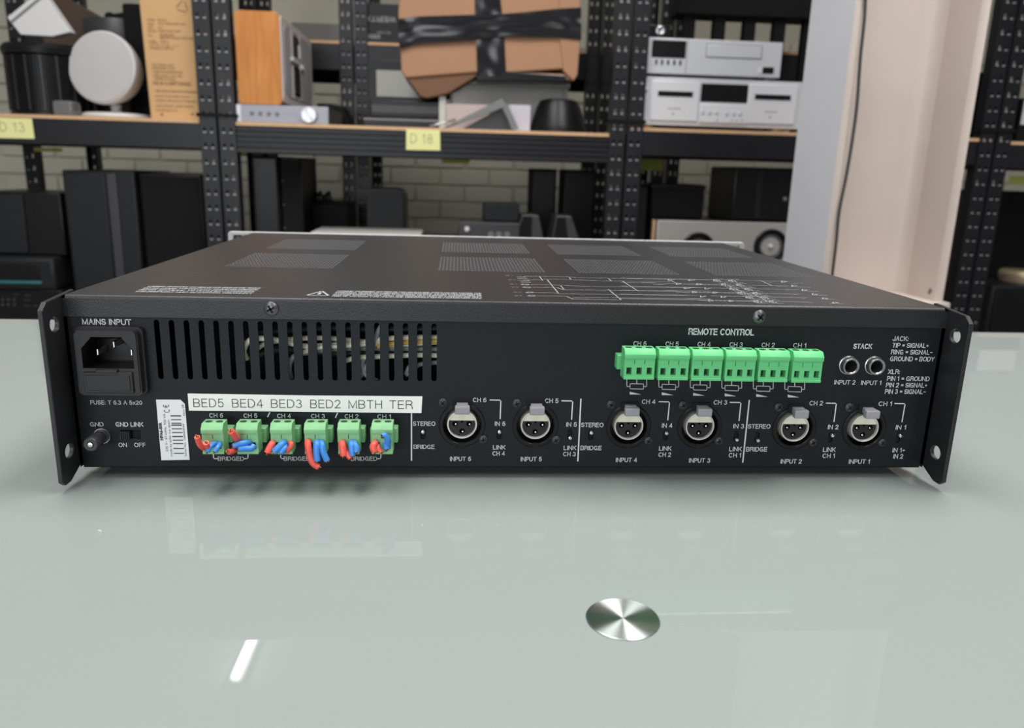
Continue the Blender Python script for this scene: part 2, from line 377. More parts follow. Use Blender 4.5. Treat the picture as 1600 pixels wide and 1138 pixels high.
def stroke_into(bm, s, cx, cy, wd, hc, mapf, align='C', bold=0.07, gap=0.24):
    """like text_into, drawn with the stroke alphabet"""
    adv = []; x = 0
    for ch in s.upper() if 'x' not in s else s:
        g = GL_.get(ch, GL_['O']); adv.append((ch, x)); x += g[0] + gap
    tot = x - gap; sy = hc; sx = wd / tot if wd else sy
    ox = {'C': -tot / 2, 'L': 0}[align]
    for ch, x0 in adv:
        for st in GL_.get(ch, GL_['O'])[1]:
            strip2d(bm, [(cx + (x0 + p[0] + ox) * sx, cy + (p[1] - 0.5) * sy) for p in st], bold * sy, mapf)
# text -> mesh, fitted to a given width and capital height (metres)
def text_into(bm, s, cx, cy, wd, hc, mapf, align='C', bold=0.0):
    cu = bpy.data.curves.new('tmp', 'FONT'); cu.body = s; cu.size = 1; cu.resolution_u = 2; cu.offset = bold; cu.fill_mode = 'FRONT'
    o = bpy.data.objects.new('tmp', cu); me = bpy.data.meshes.new_from_object(o)
    t = bmesh.new(); t.from_mesh(me)
    bpy.data.objects.remove(o); bpy.data.curves.remove(cu); bpy.data.meshes.remove(me)
    if not t.verts: t.free(); return
    x0 = min(v.co.x for v in t.verts); x1 = max(v.co.x for v in t.verts)
    sy = hc / 0.73
    sx = wd / (x1 - x0) if wd else sy
    ox = {'C': -(x0 + x1) / 2, 'L': -x0}[align]
    for v in t.verts:
        v.co = mapf(cx + (v.co.x + ox) * sx, cy + (v.co.y - 0.365) * sy)
    merge(bm, t)
FY = -0.00025
def panel_map(x, z): return Vector((x, FY, z))
def panel_text(s, px, py, hpx, wpx=None, align='C', bold=0.08, m='white', parent=None):
    p = at(px, py, 0); k = (at(px + 5, py, 0) - at(px - 5, py, 0)).x / 10
    bm = new(); stroke_into(bm, s, p.x, p.z, wpx * k if wpx else None, hpx * k, panel_map, align, bold)
    return amp.part('lettering', bm, m, parent, smooth=0)
def ribbon(bm, a, b, wd, mapf):
    a = Vector(a); b = Vector(b); d = (b - a)
    if d.length < 1e-9: return
    n = Vector((-d.y, d.x)).normalized() * wd / 2; e = d.normalized() * wd / 2
    vs = [bm.verts.new(mapf(*q)) for q in (a - n - e, b - n + e, b + n + e, a + n - e)]
    bm.faces.new(vs)
def panel_line(bm, pts, wpx=1.3):
    q = [at(x, y, 0) for x, y in pts]
    for a, b in zip(q, q[1:]): ribbon(bm, (a.x, a.z), (b.x, b.z), wpx * 0.00032, panel_map)

# ================================================================== THE ROOM
FLOOR = -0.76
def struct(name, bm, m, **k):
    return solo(name, bm, m, kind='structure', **k)
struct('floor', box(new(), -4.2, 4.2, -3.2, 3.6, FLOOR - 0.05, FLOOR), 'floor')
struct('ceiling', box(new(), -4.2, 4.2, -3.2, 3.6, CEIL, CEIL + 0.05), 'ceil')
struct('wall_left', box(new(), -4.2, -4.1, -3.1, 3.5, FLOOR, CEIL), 'wallp')
struct('wall_right', box(new(), 4.1, 4.2, -3.1, 3.5, FLOOR, CEIL), 'wallp')
struct('wall_front', box(new(), -4.2, 4.2, -3.2, -3.1, FLOOR, CEIL), 'wallp')
b = new()
for r in ((-2.36, -0.04, -0.06, 0.0), (-2.36, -0.04, 1.10, 1.16), (-2.36, -2.30, 0.0, 1.10), (-0.10, -0.04, 0.0, 1.10), (-1.22, -1.18, 0.0, 1.10)): box(b, r[0], r[1], -3.1, -3.05, r[2], r[3], 0.004, 1)
added_win = struct('added_window', b, 'whitepl')  # made-up window frame to go with the added front light
WY = 3.3
wb = struct('wall_back', box(new(), -4.2, 4.2, WY + 0.012, WY + 0.2, FLOOR, CEIL), 'mortar')
# bricks of the stretch of wall that shows between the racks
BW, BH = 0.215, 0.065
bk = box(new(), -BW / 2, BW / 2, -0.012, 0.004, -BH / 2, BH / 2, 0.003, 1)
brick = mesh_obj('brick', bk, 'brick'); brick.parent = wb
nb = 0
for r in range(13):
    z = -0.20 + r * 0.075
    for c in range(-9, 14):
        x = c * 0.225 + (0.1125 if r % 2 else 0)
        if nb >= 299: break
        o = brick if nb == 0 else brick.copy()
        if nb: C.objects.link(o); o.parent = wb
        o.location = (x - wb.location.x, WY + 0.012 + random.uniform(-0.002, 0.001) - wb.location.y, z - wb.location.z)
        nb += 1
# lamps: three battens on the ceiling (the far one is mirrored in the table glass)
for (x, y0, y1, lab) in ((-0.93, 2.50, 3.1, 'slim ceiling batten lamp above the racks, mirrored in the glass table'),):
    t = Thing('batten_lamp', lab, 'lamp', (x, (y0 + y1) / 2, CEIL))
    t.part('lamp_housing', box(new(), x - 0.03, x + 0.03, y0 - 0.02, y1 + 0.02, CEIL - 0.025, CEIL, 0.003), 'whitepl')
    b = new(); tube(b, [(x, y0, CEIL - 0.042), (x, y1, CEIL - 0.042)], 0.017, 12, False); t.part('lamp_tube', b, 'lamp')

# ================================================================== GLASS TABLE
TZ = -0.006
t = Thing('glass_table', 'pale green glass table that the black rack amplifier stands on', 'table', (0.05, -0.03, FLOOR))
TX0, TX1, TY0, TY1 = -1.05, 1.15, -0.50, 0.405
t.part('glass_top', box(new(), TX0, TX1, TY0, TY1, TZ - 0.010, TZ, 0.0012, 2), 'glass')
t.part('frame_rail', (lambda b: (box(b, TX0 + 0.1, TX1 - 0.1, TY0 + 0.06, TY0 + 0.10, TZ - 0.05, TZ - 0.010), box(b, TX0 + 0.1, TX1 - 0.1, TY1 - 0.10, TY1 - 0.06, TZ - 0.05, TZ - 0.010), b)[-1])(new()), 'leg')
for x in (TX0 + 0.12, TX1 - 0.12):
    for y in (TY0 + 0.08, TY1 - 0.08):
        b = new(); lathe(b, [(0, FLOOR), (0.028, FLOOR), (0.028, FLOOR + 0.01), (0.019, FLOOR + 0.02), (0.019, TZ - 0.05), (0, TZ - 0.05)], 20, Matrix.Translation((x, y, 0)))
        t.part('leg', b, 'leg')
dc = atz(973, 968, TZ)
b = new(); lathe(b, [(0, 0), (0.01315, 0), (0.0134, 0.0002), (0.0134, 0.00035), (0.0132, 0.00050), (0.0, 0.00050)], 72)
for f in b.faces: f.smooth = abs(f.normal.z) < 0.99
d = mesh_obj('steel_disc', b, 'spun'); d.parent = t.o; d.location = Vector((dc.x, dc.y, TZ)) - t.m.translation
d['label'] = 'round spun steel disc set on the glass'

# ================================================================== AMPLIFIER
H = 0.0879; W2 = 0.22; D = 0.3535
amp = Thing('rack_amplifier', 'black two unit rack amplifier seen from the rear, standing on the glass table', 'amplifier', (0, D / 2, TZ))
PT = 0.0012
LIPZ = at(790, 503, 0).z
holes = []; SL = []
for i in range(20):
    x = -0.1775 + (0.1775 - 0.0437) * i / 19
    holes.append(slot(x, 0.0462, 0.0762, 0.0027)); SL.append(x)
# sockets on the panel: (ring centre, upper-left screw, lower-right screw, latch pixel, lean)
XLR = [(722, 664), (836.5, 665), (982, 666.5), (1093, 667), (1241, 669.5), (1350, 670)]
XC = []
for px, py in XLR:
    p = at(px, py, 0); XC.append(p); holes.append(circ(p.x, p.z, 0.0098, 32))
TOG = [(661, 678.5, 1), (780, 678.5, 1), (890.3, 681, 0), (923, 680, 1), (1039.8, 680.5, 1), (1150, 684, 0), (1183, 685, 0), (1297.7, 684, 1), (1403.5, 684.5, 1)]
TP = []
for px, py, up in TOG:
    p = at(px, py + (0 if up else -2), 0); TP.append((p, up)); holes.append(slot(p.x, p.z - 0.0030, p.z + 0.0030, 0.0026))
GL = [at(188, 679, 0), at(220, 679, 0)]
holes.append(rect(GL[0].x, GL[1].x, GL[0].z - 0.0023, GL[0].z + 0.0023))
JK = [at(1324, 570, 0), at(1364, 570.5, 0)]
for p in JK: holes.append(circ(p.x, p.z, 0.0034, 24))
# inlet cavity outline (six sided, upper corners cut)
I0 = at(128, 527, 0); I1 = at(218, 579.5, 0)
ix0, ix1, iz1, iz0 = at(125, 550, -0.0068).x, at(209.5, 550, -0.0068).x, at(170, 527, -0.0068).z, at(170, 578, -0.0068).z
def hexa(g): return [(ix0 - g, iz0 - g), (ix1 + g, iz0 - g), (ix1 + g, iz1 - 0.0055), (ix1 - 0.005, iz1 + g), (ix0 + 0.005, iz1 + g), (ix0 - g, iz1 - 0.0055)]
holes.append(hexa(0.0002))
b = holed(rect(-W2 + 0.001, W2 - 0.001, 0.0005, LIPZ + 0.002), holes, PT)
b.transform(Matrix.Translation((0, PT / 2, 0)) @ XZ)
amp.part('rear_panel', b, 'panel', smooth=0)
# cover: perforated top, rear lip, sides
CX = [(-0.177, -0.110), (-0.045, 0.024), (0.045, 0.1115), (0.135, 0.2015)]
CY = [(0.112, 0.190), (0.221, 0.299)]
tp = new()
def quad(bm, x0, x1, y0, y1, z):
    f = bm.faces.new([bm.verts.new(q) for q in ((x0, y0, z), (x1, y0, z), (x1, y1, z), (x0, y1, z))]); f.material_index = 0
RB = 0.0016
xs = [-W2 + RB] + [v for c in CX for v in c] + [W2 - RB]; ys = [RB - 0.0012] + [v for c in CY for v in c] + [D]
for i in range(len(xs) - 1):
    for j in range(len(ys) - 1):
        if i % 2 == 1 and j % 2 == 1:
            nx, ny = 30, 11; dx = (xs[i + 1] - xs[i]) / nx; dy = (ys[j + 1] - ys[j]) / ny
            for a in range(nx):
                for c in range(ny):
                    ax, ay = xs[i] + a * dx, ys[j] + c * dy
                    o_ = [(ax, ay), (ax + dx, ay), (ax + dx, ay + dy), (ax, ay + dy)]
                    g = dx * 0.14; h = dy * 0.27
                    k_ = [(ax + g, ay + h), (ax + dx - g, ay + h), (ax + dx - g, ay + dy - h), (ax + g, ay + dy - h)]
                    O = [tp.verts.new((*q, H)) for q in o_]; K = [tp.verts.new((*q, H)) for q in k_]; L = [tp.verts.new((*q, H - 0.0012)) for q in k_]
                    for q in range(4):
                        r = (q + 1) % 4
                        tp.faces.new((O[q], O[r], K[r], K[q])).material_index = 0
                        f = tp.faces.new((K[q], K[r], L[r], L[q])); f.material_index = 1
        else: quad(tp, xs[i], xs[i + 1], ys[j], ys[j + 1], H)
# rounded rear edge + lip, rounded side edges + sides
prof = [(RB - 0.0012 - RB * math.sin(a), H - RB + RB * math.cos(a)) for a in [PI / 2 * k / 5 for k in range(6)]] + [(-0.0012, LIPZ), (-0.0002, LIPZ - 0.0001)]
for (y0, z0), (y1, z1) in zip(prof, prof[1:]):
    tp.faces.new([tp.verts.new(q) for q in ((-W2 + RB, y0, z0), (-W2 + RB, y1, z1), (W2 - RB, y1, z1), (W2 - RB, y0, z0))])
for s in (-1, 1):
    pr = [(s * (W2 - RB + RB * math.sin(a)), H - RB + RB * math.cos(a)) for a in [PI / 2 * k / 5 for k in range(6)]] + [(s * W2, 0.0005)]
    for (x0, z0), (x1, z1) in zip(pr, pr[1:]):
        vs = [tp.verts.new(q) for q in ((x0, -0.0012, z0), (x1, -0.0012, z1), (x1, D, z1), (x0, D, z0))]
        tp.faces.new(vs if s > 0 else vs[::-1])
    vs = [tp.verts.new(q) for q in ((s * (W2 - RB), -0.0012, H - RB), (s * W2, -0.0012, H - RB), (s * W2, -0.0012, LIPZ), (s * (W2 - RB), -0.0012, LIPZ))]
    tp.faces.new(vs)
bmesh.ops.remove_doubles(tp, verts=tp.verts, dist=1e-6); tp.normal_update()
for f in tp.faces: f.smooth = max(abs(c) for c in f.normal) < 0.9999
amp.part('top_cover', tp, ['powder', 'ventlit'], smooth=30)
amp.part('base_plate', box(new(), -W2 + 0.001, W2 - 0.001, 0.0002, D, 0, 0.0012), 'blackmatte')
# added black sheet that shuts the light out behind the vent slots
amp.part('light_shield', box(new(), -W2 + 0.002, W2 - 0.002, 0.050, 0.052, 0.0012, H - 0.004), 'void')
for x in (-0.19, 0.19):
    for y in (0.035, 0.30):
        b = new(); lathe(b, [(0, TZ), (0.008, TZ), (0.009, 0.0), (0, 0.0)], 24, Matrix.Translation((x, y, 0))); amp.part('foot', b, 'blackmatte')
# front panel with rack ears (far side)
b = holed(rrect(-0.2415, 0.2415, -0.0005, H + 0.0007, 0.003),
          [rrect(s * 0.2325 - 0.0045, s * 0.2325 + 0.0045, z - 0.0032, z + 0.0032, 0.003) for s in (-1, 1) for z in (0.0075, H - 0.0055)], 0.004)
bmesh.ops.bevel(b, geom=[e for e in b.edges if len(e.link_faces) == 2 and e.calc_face_angle(0) > 1.0], offset=0.0004, segments=1, affect='EDGES')
b.transform(Matrix.Translation((0, D + 0.002, 0)) @ XZ); 
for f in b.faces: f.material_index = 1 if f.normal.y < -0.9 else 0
amp.part('front_panel', b, ['panelalu', 'rearalu'], label='silver front panel with rack ears, edge on')
# rear support ears
for s, e0 in ((-1, 0.0195), (1, 0.0195)):
    out = [(0.012, H + 0.0006), (-e0 + 0.004, H - 0.0012), (-e0, H - 0.0045), (-e0, -0.0005), (-e0 + 0.003, -0.0028), (-e0 + 0.008, -0.0028), (-0.0005, 0.0018), (0.012, 0.0018)]
    b = holed(out, [circ(-0.0098, z, 0.0042, 24, 0.0036) for z in (0.0125, H - 0.0125)], 0.0022)
    bmesh.ops.recalc_face_normals(b, faces=b.faces)
    bmesh.ops.bevel(b, geom=[e for e in b.edges if len(e.link_faces) == 2 and e.calc_face_angle(0) > 1.0], offset=0.0003, segments=1, affect='EDGES')
    b.transform(Matrix.Translation((s * (W2 + 0.0011), 0, 0)) @ YZ)
    amp.part('rack_ear', b, 'powder')
# screws
def screw(th, x, y, z, r, m='steel', parent=None, dark='void', name='screw'):
    b = new(); lathe(b, [(r, 0), (r * 0.97, r * 0.22), (r * 0.7, r * 0.48), (r * 0.3, r * 0.58), (0, r * 0.6)], 24, facing(x, y, z))
    a = random.uniform(0.1, 1.2)
    o = th.part(name, b, m, parent)
    b = new()
    for k in (0, 1):
        mx = facing(x, y, z) @ Matrix.Rotation(a + k * PI / 2, 4, 'Z')
        q = bmesh.new(); box(q, -r * 0.55, r * 0.55, -r * 0.13, r * 0.13, r * 0.3, r * 0.64); merge(b, q, mx)
    if parent is None: th.part('cross_recess', b, dark, o)
    else: th.part('cross_recess', b, dark, parent)
    return o
for px, py in ((424, 482.5), (1186, 495)):
    p = at(px, py, -0.0012); screw(amp, p.x, -0.0012, p.z, 0.0036, 'screwm')

# mains inlet
IY = -0.0068
bz1, bz0 = at(170, 517.5, IY).z, at(170, 618, IY).z; bx0, bx1 = at(118, 570, IY).x, at(217.5, 570, IY).x
b = holed(rrect(bx0, bx1, bz0, bz1, 0.0022), [hexa(0.0)], 0.0068)
b.transform(Matrix.Translation((0, -0.0034, 0)) @ XZ)
bmesh.ops.bevel(b, geom=[e for e in b.edges if len(e.link_faces) == 2 and e.calc_face_angle(0) > 1.0 and min(e.verts[0].co.y, e.verts[1].co.y) < -0.006], offset=0.0006, segments=2, affect='EDGES')
inlet = amp.part('mains_inlet', b, 'iec')
b = prism(new(), rrect(bx0 - 0.0008, bx1 + 0.0014, bz0 - 0.0006, bz1 + 0.0012, 0.0028), 'y', -0.0030, -0.00002, 0.0008)
b2 = holed(rrect(bx0 - 0.0008, bx1 + 0.0014, bz0 - 0.0006, bz1 + 0.0012, 0.0028), [hexa(0.0001)], 0.003); b.free(); b2.transform(Matrix.Translation((0, -0.0015, 0)) @ XZ); amp.part('flange', b2, 'iec', inlet)
b = holed(hexa(0.0010), [hexa(0.0)], 0.012); b.transform(Matrix.Translation((0, 0.0062, 0)) @ XZ)
box(b, ix0, ix1, 0.0115, 0.0125, iz0, iz1); amp.part('socket_well', b, 'iec', inlet)
for x, z in ((0.18, 0.42), (0.5, 0.66), (0.82, 0.42)):
    cx = ix0 + (ix1 - ix0) * x; cz = iz0 + (iz1 - iz0) * z
    amp.part('contact_pin', box(new(), cx - 0.0005, cx + 0.0005, 0.001, 0.0115, cz - 0.0017, cz + 0.0017, 0.0003, 1), 'chrome', inlet)
fz1, fz0 = at(170, 581, IY).z, at(170, 613.5, IY).z; fx0, fx1 = bx0 + 0.0035, bx1 - 0.0033
b = box(new(), fx0, fx1, -0.0079, -0.0066, fz0, fz1, 0.0003, 1)
box(b, fx0 + 0.006, fx0 + 0.016, -0.0083, -0.0066, fz1 - 0.0004, fz1 + 0.0012, 0.0002, 1)
box(b, fx0 + 0.0012, fx1 - 0.0012, -0.0083, -0.0078, fz0 + 0.0012, fz1 - 0.0015, 0.0002, 1)
amp.part('fuse_drawer', b, 'iec', inlet)
# ground post
p = at(148, 683, -0.008); p0 = Vector((at(160, 681, 0).x, 0, at(160, 681, 0).z))
b = new(); lathe(b, [(0.0036, 0), (0.0036, 0.002), (0.0030, 0.0024), (0.0034, 0.0055), (0.0036, 0.0065), (0.0036, 0.0125), (0.0031, 0.0133), (0.0016, 0.0133), (0.0016, 0.0115), (0, 0.0115)], 28, facing(p0.x, 0, p0.z))
gp = amp.part('ground_post', b, 'darkgrey')
b = new(); lathe(b, [(0.0040, 0), (0.0040, 0.0008), (0.0, 0.0009)], 28, facing(p0.x, 0, p0.z)); amp.part('washer', b, 'steel', gp)
b = new(); lathe(b, [(0, 0.0138), (0.0012, 0.0136), (0.0014, 0.0125), (0.0014, 0.011)], 20, facing(p0.x, 0, p0.z)); amp.part('stud', b, 'chrome', gp)
# ground link slide switch
b = box(new(), GL[0].x - 0.001, GL[1].x + 0.001, PT, 0.006, GL[0].z - 0.003, GL[0].z + 0.003); sw = amp.part('slide_switch', b, 'void')
gx = GL[0].x; b = new()
for k in range(5): box(b, gx + 0.0004 + k * 0.00095, gx + 0.0011 + k * 0.00095, -0.0016, 0.002, GL[0].z - 0.0021, GL[0].z + 0.0021)
box(b, gx + 0.0003, gx + 0.0052, -0.0008, 0.002, GL[0].z - 0.0021, GL[0].z + 0.0021); amp.part('slider', b, 'black', sw)
# toggles
for p, up in TP:
    b = box(new(), p.x - 0.0022, p.x + 0.0022, PT, 0.008, p.z - 0.004, p.z + 0.004); s_ = amp.part('toggle_switch', b, 'void')
    z = p.z + (0.0017 if up else -0.0014); b = new()
    lathe(b, [(0.0009, -0.006), (0.0010, 0.0), (0.0012, 0.001), (0.0012, 0.0016), (0.0008, 0.0022), (0, 0.0024)], 16, facing(p.x, 0, z)); amp.part('toggle_lever', b, 'chrome', s_)
# XLR sockets
for i, p in enumerate(XC):
    b = new(); lathe(b, [(0.0119, 0), (0.0119, 0.0005), (0.0114, 0.0009), (0.0102, 0.0009), (0.0097, 0.0004), (0.0097, -0.009), (0, -0.009)], 48, facing(p.x, 0, p.z))
    box(b, p.x - 0.0015, p.x + 0.0015, -0.0011, 0.0, p.z - 0.0117, p.z - 0.0093)
    x = amp.part('input_socket', b, 'black')
    b = new(); lathe(b, [(0.0078, -0.009), (0.0078, 0.0004), (0.0075, 0.0009), (0.0070, 0.0009), (0.0067, 0.0004), (0.0067, -0.009)], 48, facing(p.x, 0, p.z + 0.0004)); amp.part('shell', b, 'xlrm', x)
    cz = p.z + 0.0004; R = 0.0068; cut = 0.0020
    a0 = math.asin(cut / R); top = [(p.x + R * math.cos(a0 + (PI - 2 * a0) * k / 16), cz + R * math.sin(a0 + (PI - 2 * a0) * k / 16)) for k in range(17)]
    b = prism(new(), top, 'y', -0.0002, 0.007); amp.part('metal_face', b, 'xlrcap', x)
    bot = [(p.x + R * math.cos(a), cz + R * math.sin(a)) for a in [a0 - (PI + 2 * a0) * k / 28 for k in range(29)]]
    hp = [(-0.0036, 0.0000), (0.0036, 0.0000), (0, -0.0040)]
    b = holed(bot, [circ(p.x + dx, cz + dz, 0.00145, 16) for dx, dz in hp] + [circ(p.x, cz + 0.0012, 0.0006, 8)], 0.003); b.transform(Matrix.Translation((0, 0.0019, 0)) @ XZ)
    box(b, p.x - 0.006, p.x + 0.006, 0.0060, 0.0068, cz - 0.0062, cz + 0.0015)
    amp.part('contact_insert', b, 'iec', x)
    b = new()
    for dx, dz in hp: lathe(b, [(0.0006, -0.004), (0.0006, -0.0012), (0, -0.0008)], 10, facing(p.x + dx + 0.0004, 0, cz + dz - 0.0006))
    amp.part('contact', b, 'chrome', x)
    lz = p.z + 0.0098
    b = box(new(), p.x - 0.0029, p.x + 0.0029, -0.0040, 0.002, lz - 0.0006, lz + 0.0024, 0.0003)
    box(b, p.x - 0.0038, p.x + 0.0038, -0.0072, -0.0036, lz - 0.0022, lz + 0.0022, 0.0007)
    amp.part('release_latch', b, 'grey', x)
    b = prism(new(), rrect(p.x - 0.0050, p.x + 0.0050, lz - 0.001, lz + 0.0036, 0.001), 'y', -0.0010, 0.0); amp.part('latch_window', b, 'void', x)
    screw(amp, p.x - 0.0100, -0.0002, p.z + 0.0119, 0.0024, 'darkgrey'); screw(amp, p.x + 0.0109, -0.0002, p.z - 0.0078, 0.0023, 'darkgrey')
# jacks
for p in JK:
    b = new(); lathe(b, [(0.0050, 0), (0.0050, 0.0012), (0.0046, 0.0014), (0.0045, 0.0040), (0.0042, 0.0045), (0.0036, 0.0045), (0.0032, 0.0040), (0.0032, -0.012), (0, -0.012)], 40, facing(p.x, 0, p.z))
    j = amp.part('jack_socket', b, 'steel')
    b = new(); lathe(b, [(0.00315, 0.0030), (0.0030, 0.0020), (0.0030, -0.0118), (0, -0.0118)], 30, facing(p.x, 0, p.z)); amp.part('jack_bore', b, 'void', j)

# terminal blocks
def plug(xc, z0, z1, n, m, wires, side):
    wd = 0.00508 * n; x0, x1 = xc - wd / 2, xc + wd / 2; F = -0.0150
    hd = box(new(), xc - wd / 2 - 0.0018, xc + wd / 2 + 0.0018, -0.0060, 0.0, z0 + 0.0026, z1 - 0.0052, 0.0003, 1)
    hdr = amp.part('terminal_header', hd, m)
    hz = z1 - z0; ty = z1 - 0.0046
    hs = []
    for k in range(n):
        c = x0 + 0.00508 * (k + 0.5)
        hs.append(rect(c - 0.0013, c + 0.0013, z0 + 0.0024, z0 + 0.0024 + 0.0036))
        if k: hs.append(rect(x0 + 0.00508 * k - 0.00016, x0 + 0.00508 * k + 0.00016, z0 + 0.0078, ty - 0.0008))
    b = holed(rect(x0, x1, z0, ty), hs, 0.004); b.transform(Matrix.Translation((0, F + 0.002, 0)) @ XZ)
    prism(b, [(F - 0.0009, ty), (F - 0.0009, z1 - 0.0025), (F + 0.0012, z1), (-0.0070, z1), (-0.0070, ty)], 'x', x0 - 0.0001, x1 + 0.0001, 0.0002)
    box(b, x0, x1, F - 0.0005, F + 0.001, z0, z0 + 0.0013, 0.0001, 1)
    box(b, x0, x1, -0.0112, -0.0070, z0, z1 - 0.001)
    pl = amp.part('terminal_plug', b, m)
    b = new()
    for k in range(n):
        c = x0 + 0.00508 * (k + 0.5); lathe(b, [(0.0015, 0), (0.0015, 0.00012), (0, 0.00012)], 16, Matrix.Translation((c, F + 0.0042, z1)) @ Matrix.Scale(1.15, 4, (1, 0, 0)))
    amp.part('screw_opening', b, 'greend', pl)
    b = new()
    for k in range(n):
        c = x0 + 0.00508 * (k + 0.5); box(b, c - 0.0016, c + 0.0016, F + 0.0035, F + 0.0038, z0 + 0.002, z0 + 0.0064)
    amp.part('clamp', b, 'greend', pl)
    for (colr, pts, r) in wires:
        b = new(); P = [at(q[0], q[1], q[2]) for q in pts]; tube(b, P, r, 12); amp.part('wire', b, colr, pl, label=colr + ' wire end')
        d_ = (P[-1] - P[-2]).normalized(); b = new()
        for k in range(3): tube(b, [P[-1] - d_ * 0.001 + Vector((math.cos(k * 2.1), 0, math.sin(k * 2.1))) * r * 0.35, P[-1] + d_ * 0.0006 + Vector((math.cos(k * 2.1), 0, math.sin(k * 2.1))) * r * 0.4], r * 0.3, 6, False)
        amp.part('wire_strand', b, 'copper', pl)
Fp = -0.0150
wr = 0.0014
W = [
 [('red', [(332, 697, -.012), (331, 695, -.017), (325, 699, -.021), (322, 692, -.024)], wr), ('red', [(320, 697, -.013), (318, 700, -.018), (312, 694, -.021), (308, 683, -.023)], wr),
  ('blue', [(338, 693, -.013), (334, 694, -.018), (328, 699, -.021), (324, 706, -.022)], .0012), ('blue', [(341, 694, -.013), (343, 695, -.018), (340, 700, -.021), (336, 706, -.022)], .0012)],
 [('red', [(372, 693, -.013), (370, 686, -.018), (366, 680, -.021), (361, 674, -.023)], wr * 1.15), ('red', [(371, 697, -.013), (367, 703, -.018), (362, 706, -.021), (357, 706, -.023)], wr),
  ('blue', [(391, 693, -.014), (385, 692, -.018), (374, 694, -.0195), (365, 697, -.020)], wr), ('blue', [(397, 697, -.017), (392, 701, -.0185), (382, 701, -.0195), (373, 702, -.020)], wr * 1.1)],
 [('red', [(426, 693, -.013), (425, 694, -.017), (421, 701, -.019), (418, 708, -.020)], wr * 1.2), ('red', [(452, 694, -.014), (455, 693, -.018), (454, 699, -.019), (448, 706, -.018)], .0012),
  ('blue', [(446, 691, -.013), (441, 694, -.018), (435, 700, -.0195), (429, 706, -.020)], wr * 1.2), ('blue', [(447, 696, -.014), (446, 699, -.018), (443, 703, -.0195), (439, 708, -.020)], wr)],
 [('red', [(482, 691, -.013), (481, 693, -.018), (484, 712, -.0195), (489, 724, -.020), (498, 730, -.020)], wr * 1.15),
  ('blue', [(496, 691, -.013), (495, 694, -.018), (495, 708, -.0195), (496, 720, -.020)], wr * 1.2), ('blue', [(500, 691, -.013), (503, 694, -.018), (505, 706, -.0195), (511, 720, -.020)], wr * 1.1)],
 [('red', [(535, 692, -.013), (534.5, 694, -.018), (536, 704, -.0195), (537, 712, -.020)], wr * 1.25), ('red', [(540, 700, -.013), (541, 706, -.018), (544, 712, -.0195), (548, 716, -.020)], wr),
  ('blue', [(549, 691, -.013), (549, 694, -.018), (550, 703, -.0195), (551, 712, -.020)], wr * 1.1), ('blue', [(553, 691, -.013), (554, 694, -.018), (557, 700, -.0195), (557, 706, -.020)], wr * 1.1)],
 [('red', [(586, 692, -.013), (585, 694, -.018), (583, 699, -.0195), (586, 706, -.020)], wr * 1.3), ('red', [(590, 694, -.013), (590, 698, -.018), (592, 703, -.0195), (596, 707, -.020)], .0011),
  ('blue', [(602, 691, -.013), (603, 700, -.017), (606, 689, -.020), (601, 681, -.021), (598, 682, -.0215)], wr * 1.1), ('blue', [(604, 692, -.013), (603, 693, -.018), (604, 698, -.0195), (604, 702, -.020)], wr * 1.1)]]
for i, px in enumerate((330.5, 385, 438.5, 491.5, 544, 597)):
    a = at(px, 655.5, -0.0075); c = at(px + 0.5, 709.5, Fp)
    plug(at(px, 661, Fp).x, c.z, a.z, 2, 'green', W[i], 1)
for i, px in enumerate((1001, 1054.5, 1107, 1159.5, 1212, 1265)):
    a = at(px, 540.8 + i * 0.9, -0.0075); c = at(px, 593 + i, Fp)
    plug(at(px, 547, Fp).x, c.z, a.z, 3, 'greenb', [], 0)

# wires seen through the vent
b = new()
def vw(pts, r, m):
    b = new(); tube(b, [at(x, y, Y) for x, y, Y in [(q[0], q[1], q[2] * 0.55) for q in pts]], r * 1.1, 10); amp.part('internal_wire', b, m)
vw([(386, 562, .012), (381, 548, .010), (390, 532, .008), (410, 529, .008), (440, 533, .010), (475, 541, .010), (510, 540, .010), (560, 536, .010), (620, 528, .010), (700, 528, .012)], .0013, 'cream')
vw([(400, 548, .014), (415, 537, .012), (450, 531, .012), (500, 528, .012), (560, 533, .012), (610, 539, .010), (700, 533, .010)], .0012, 'cream')
vw([(590, 541, .009), (620, 537, .009), (655, 534, .009), (700, 533, .009)], .0012, 'yellow')
vw([(470, 552, .010), (500, 543, .008), (530, 541, .008), (570, 538, .009), (590, 535, .010)], .0011, 'cream')
vw([(540, 564, .012), (560, 559, .010), (600, 557, .010), (650, 555, .010), (700, 556, .010)], .0012, 'cream')
vw([(455, 592, .012), (452, 572, .010), (462, 556, .010), (500, 548, .012), (560, 544, .013), (700, 546, .013)], .0013, 'greywire')
vw([(560, 592, .009), (575, 570, .009), (578, 552, .009), (590, 520, .009), (600, 505, .009)], .0013, 'greywire')
vw([(570, 556, .011), (566, 570, .009), (572, 586, .009), (590, 596, .009)], .0012, 'greywire')
vw([(640, 572, .010), (635, 586, .010), (655, 570, .012), (690, 566, .012)], .0011, 'greywire')
vw([(404, 520, .014), (440, 516, .016), (520, 512, .016), (600, 514, .016), (700, 512, .016)], .0016, 'darkgrey')
vw([(390, 560, .02), (440, 545, .02), (520, 551, .02), (600, 548, .02), (700, 542, .02)], .0022, 'darkgrey')

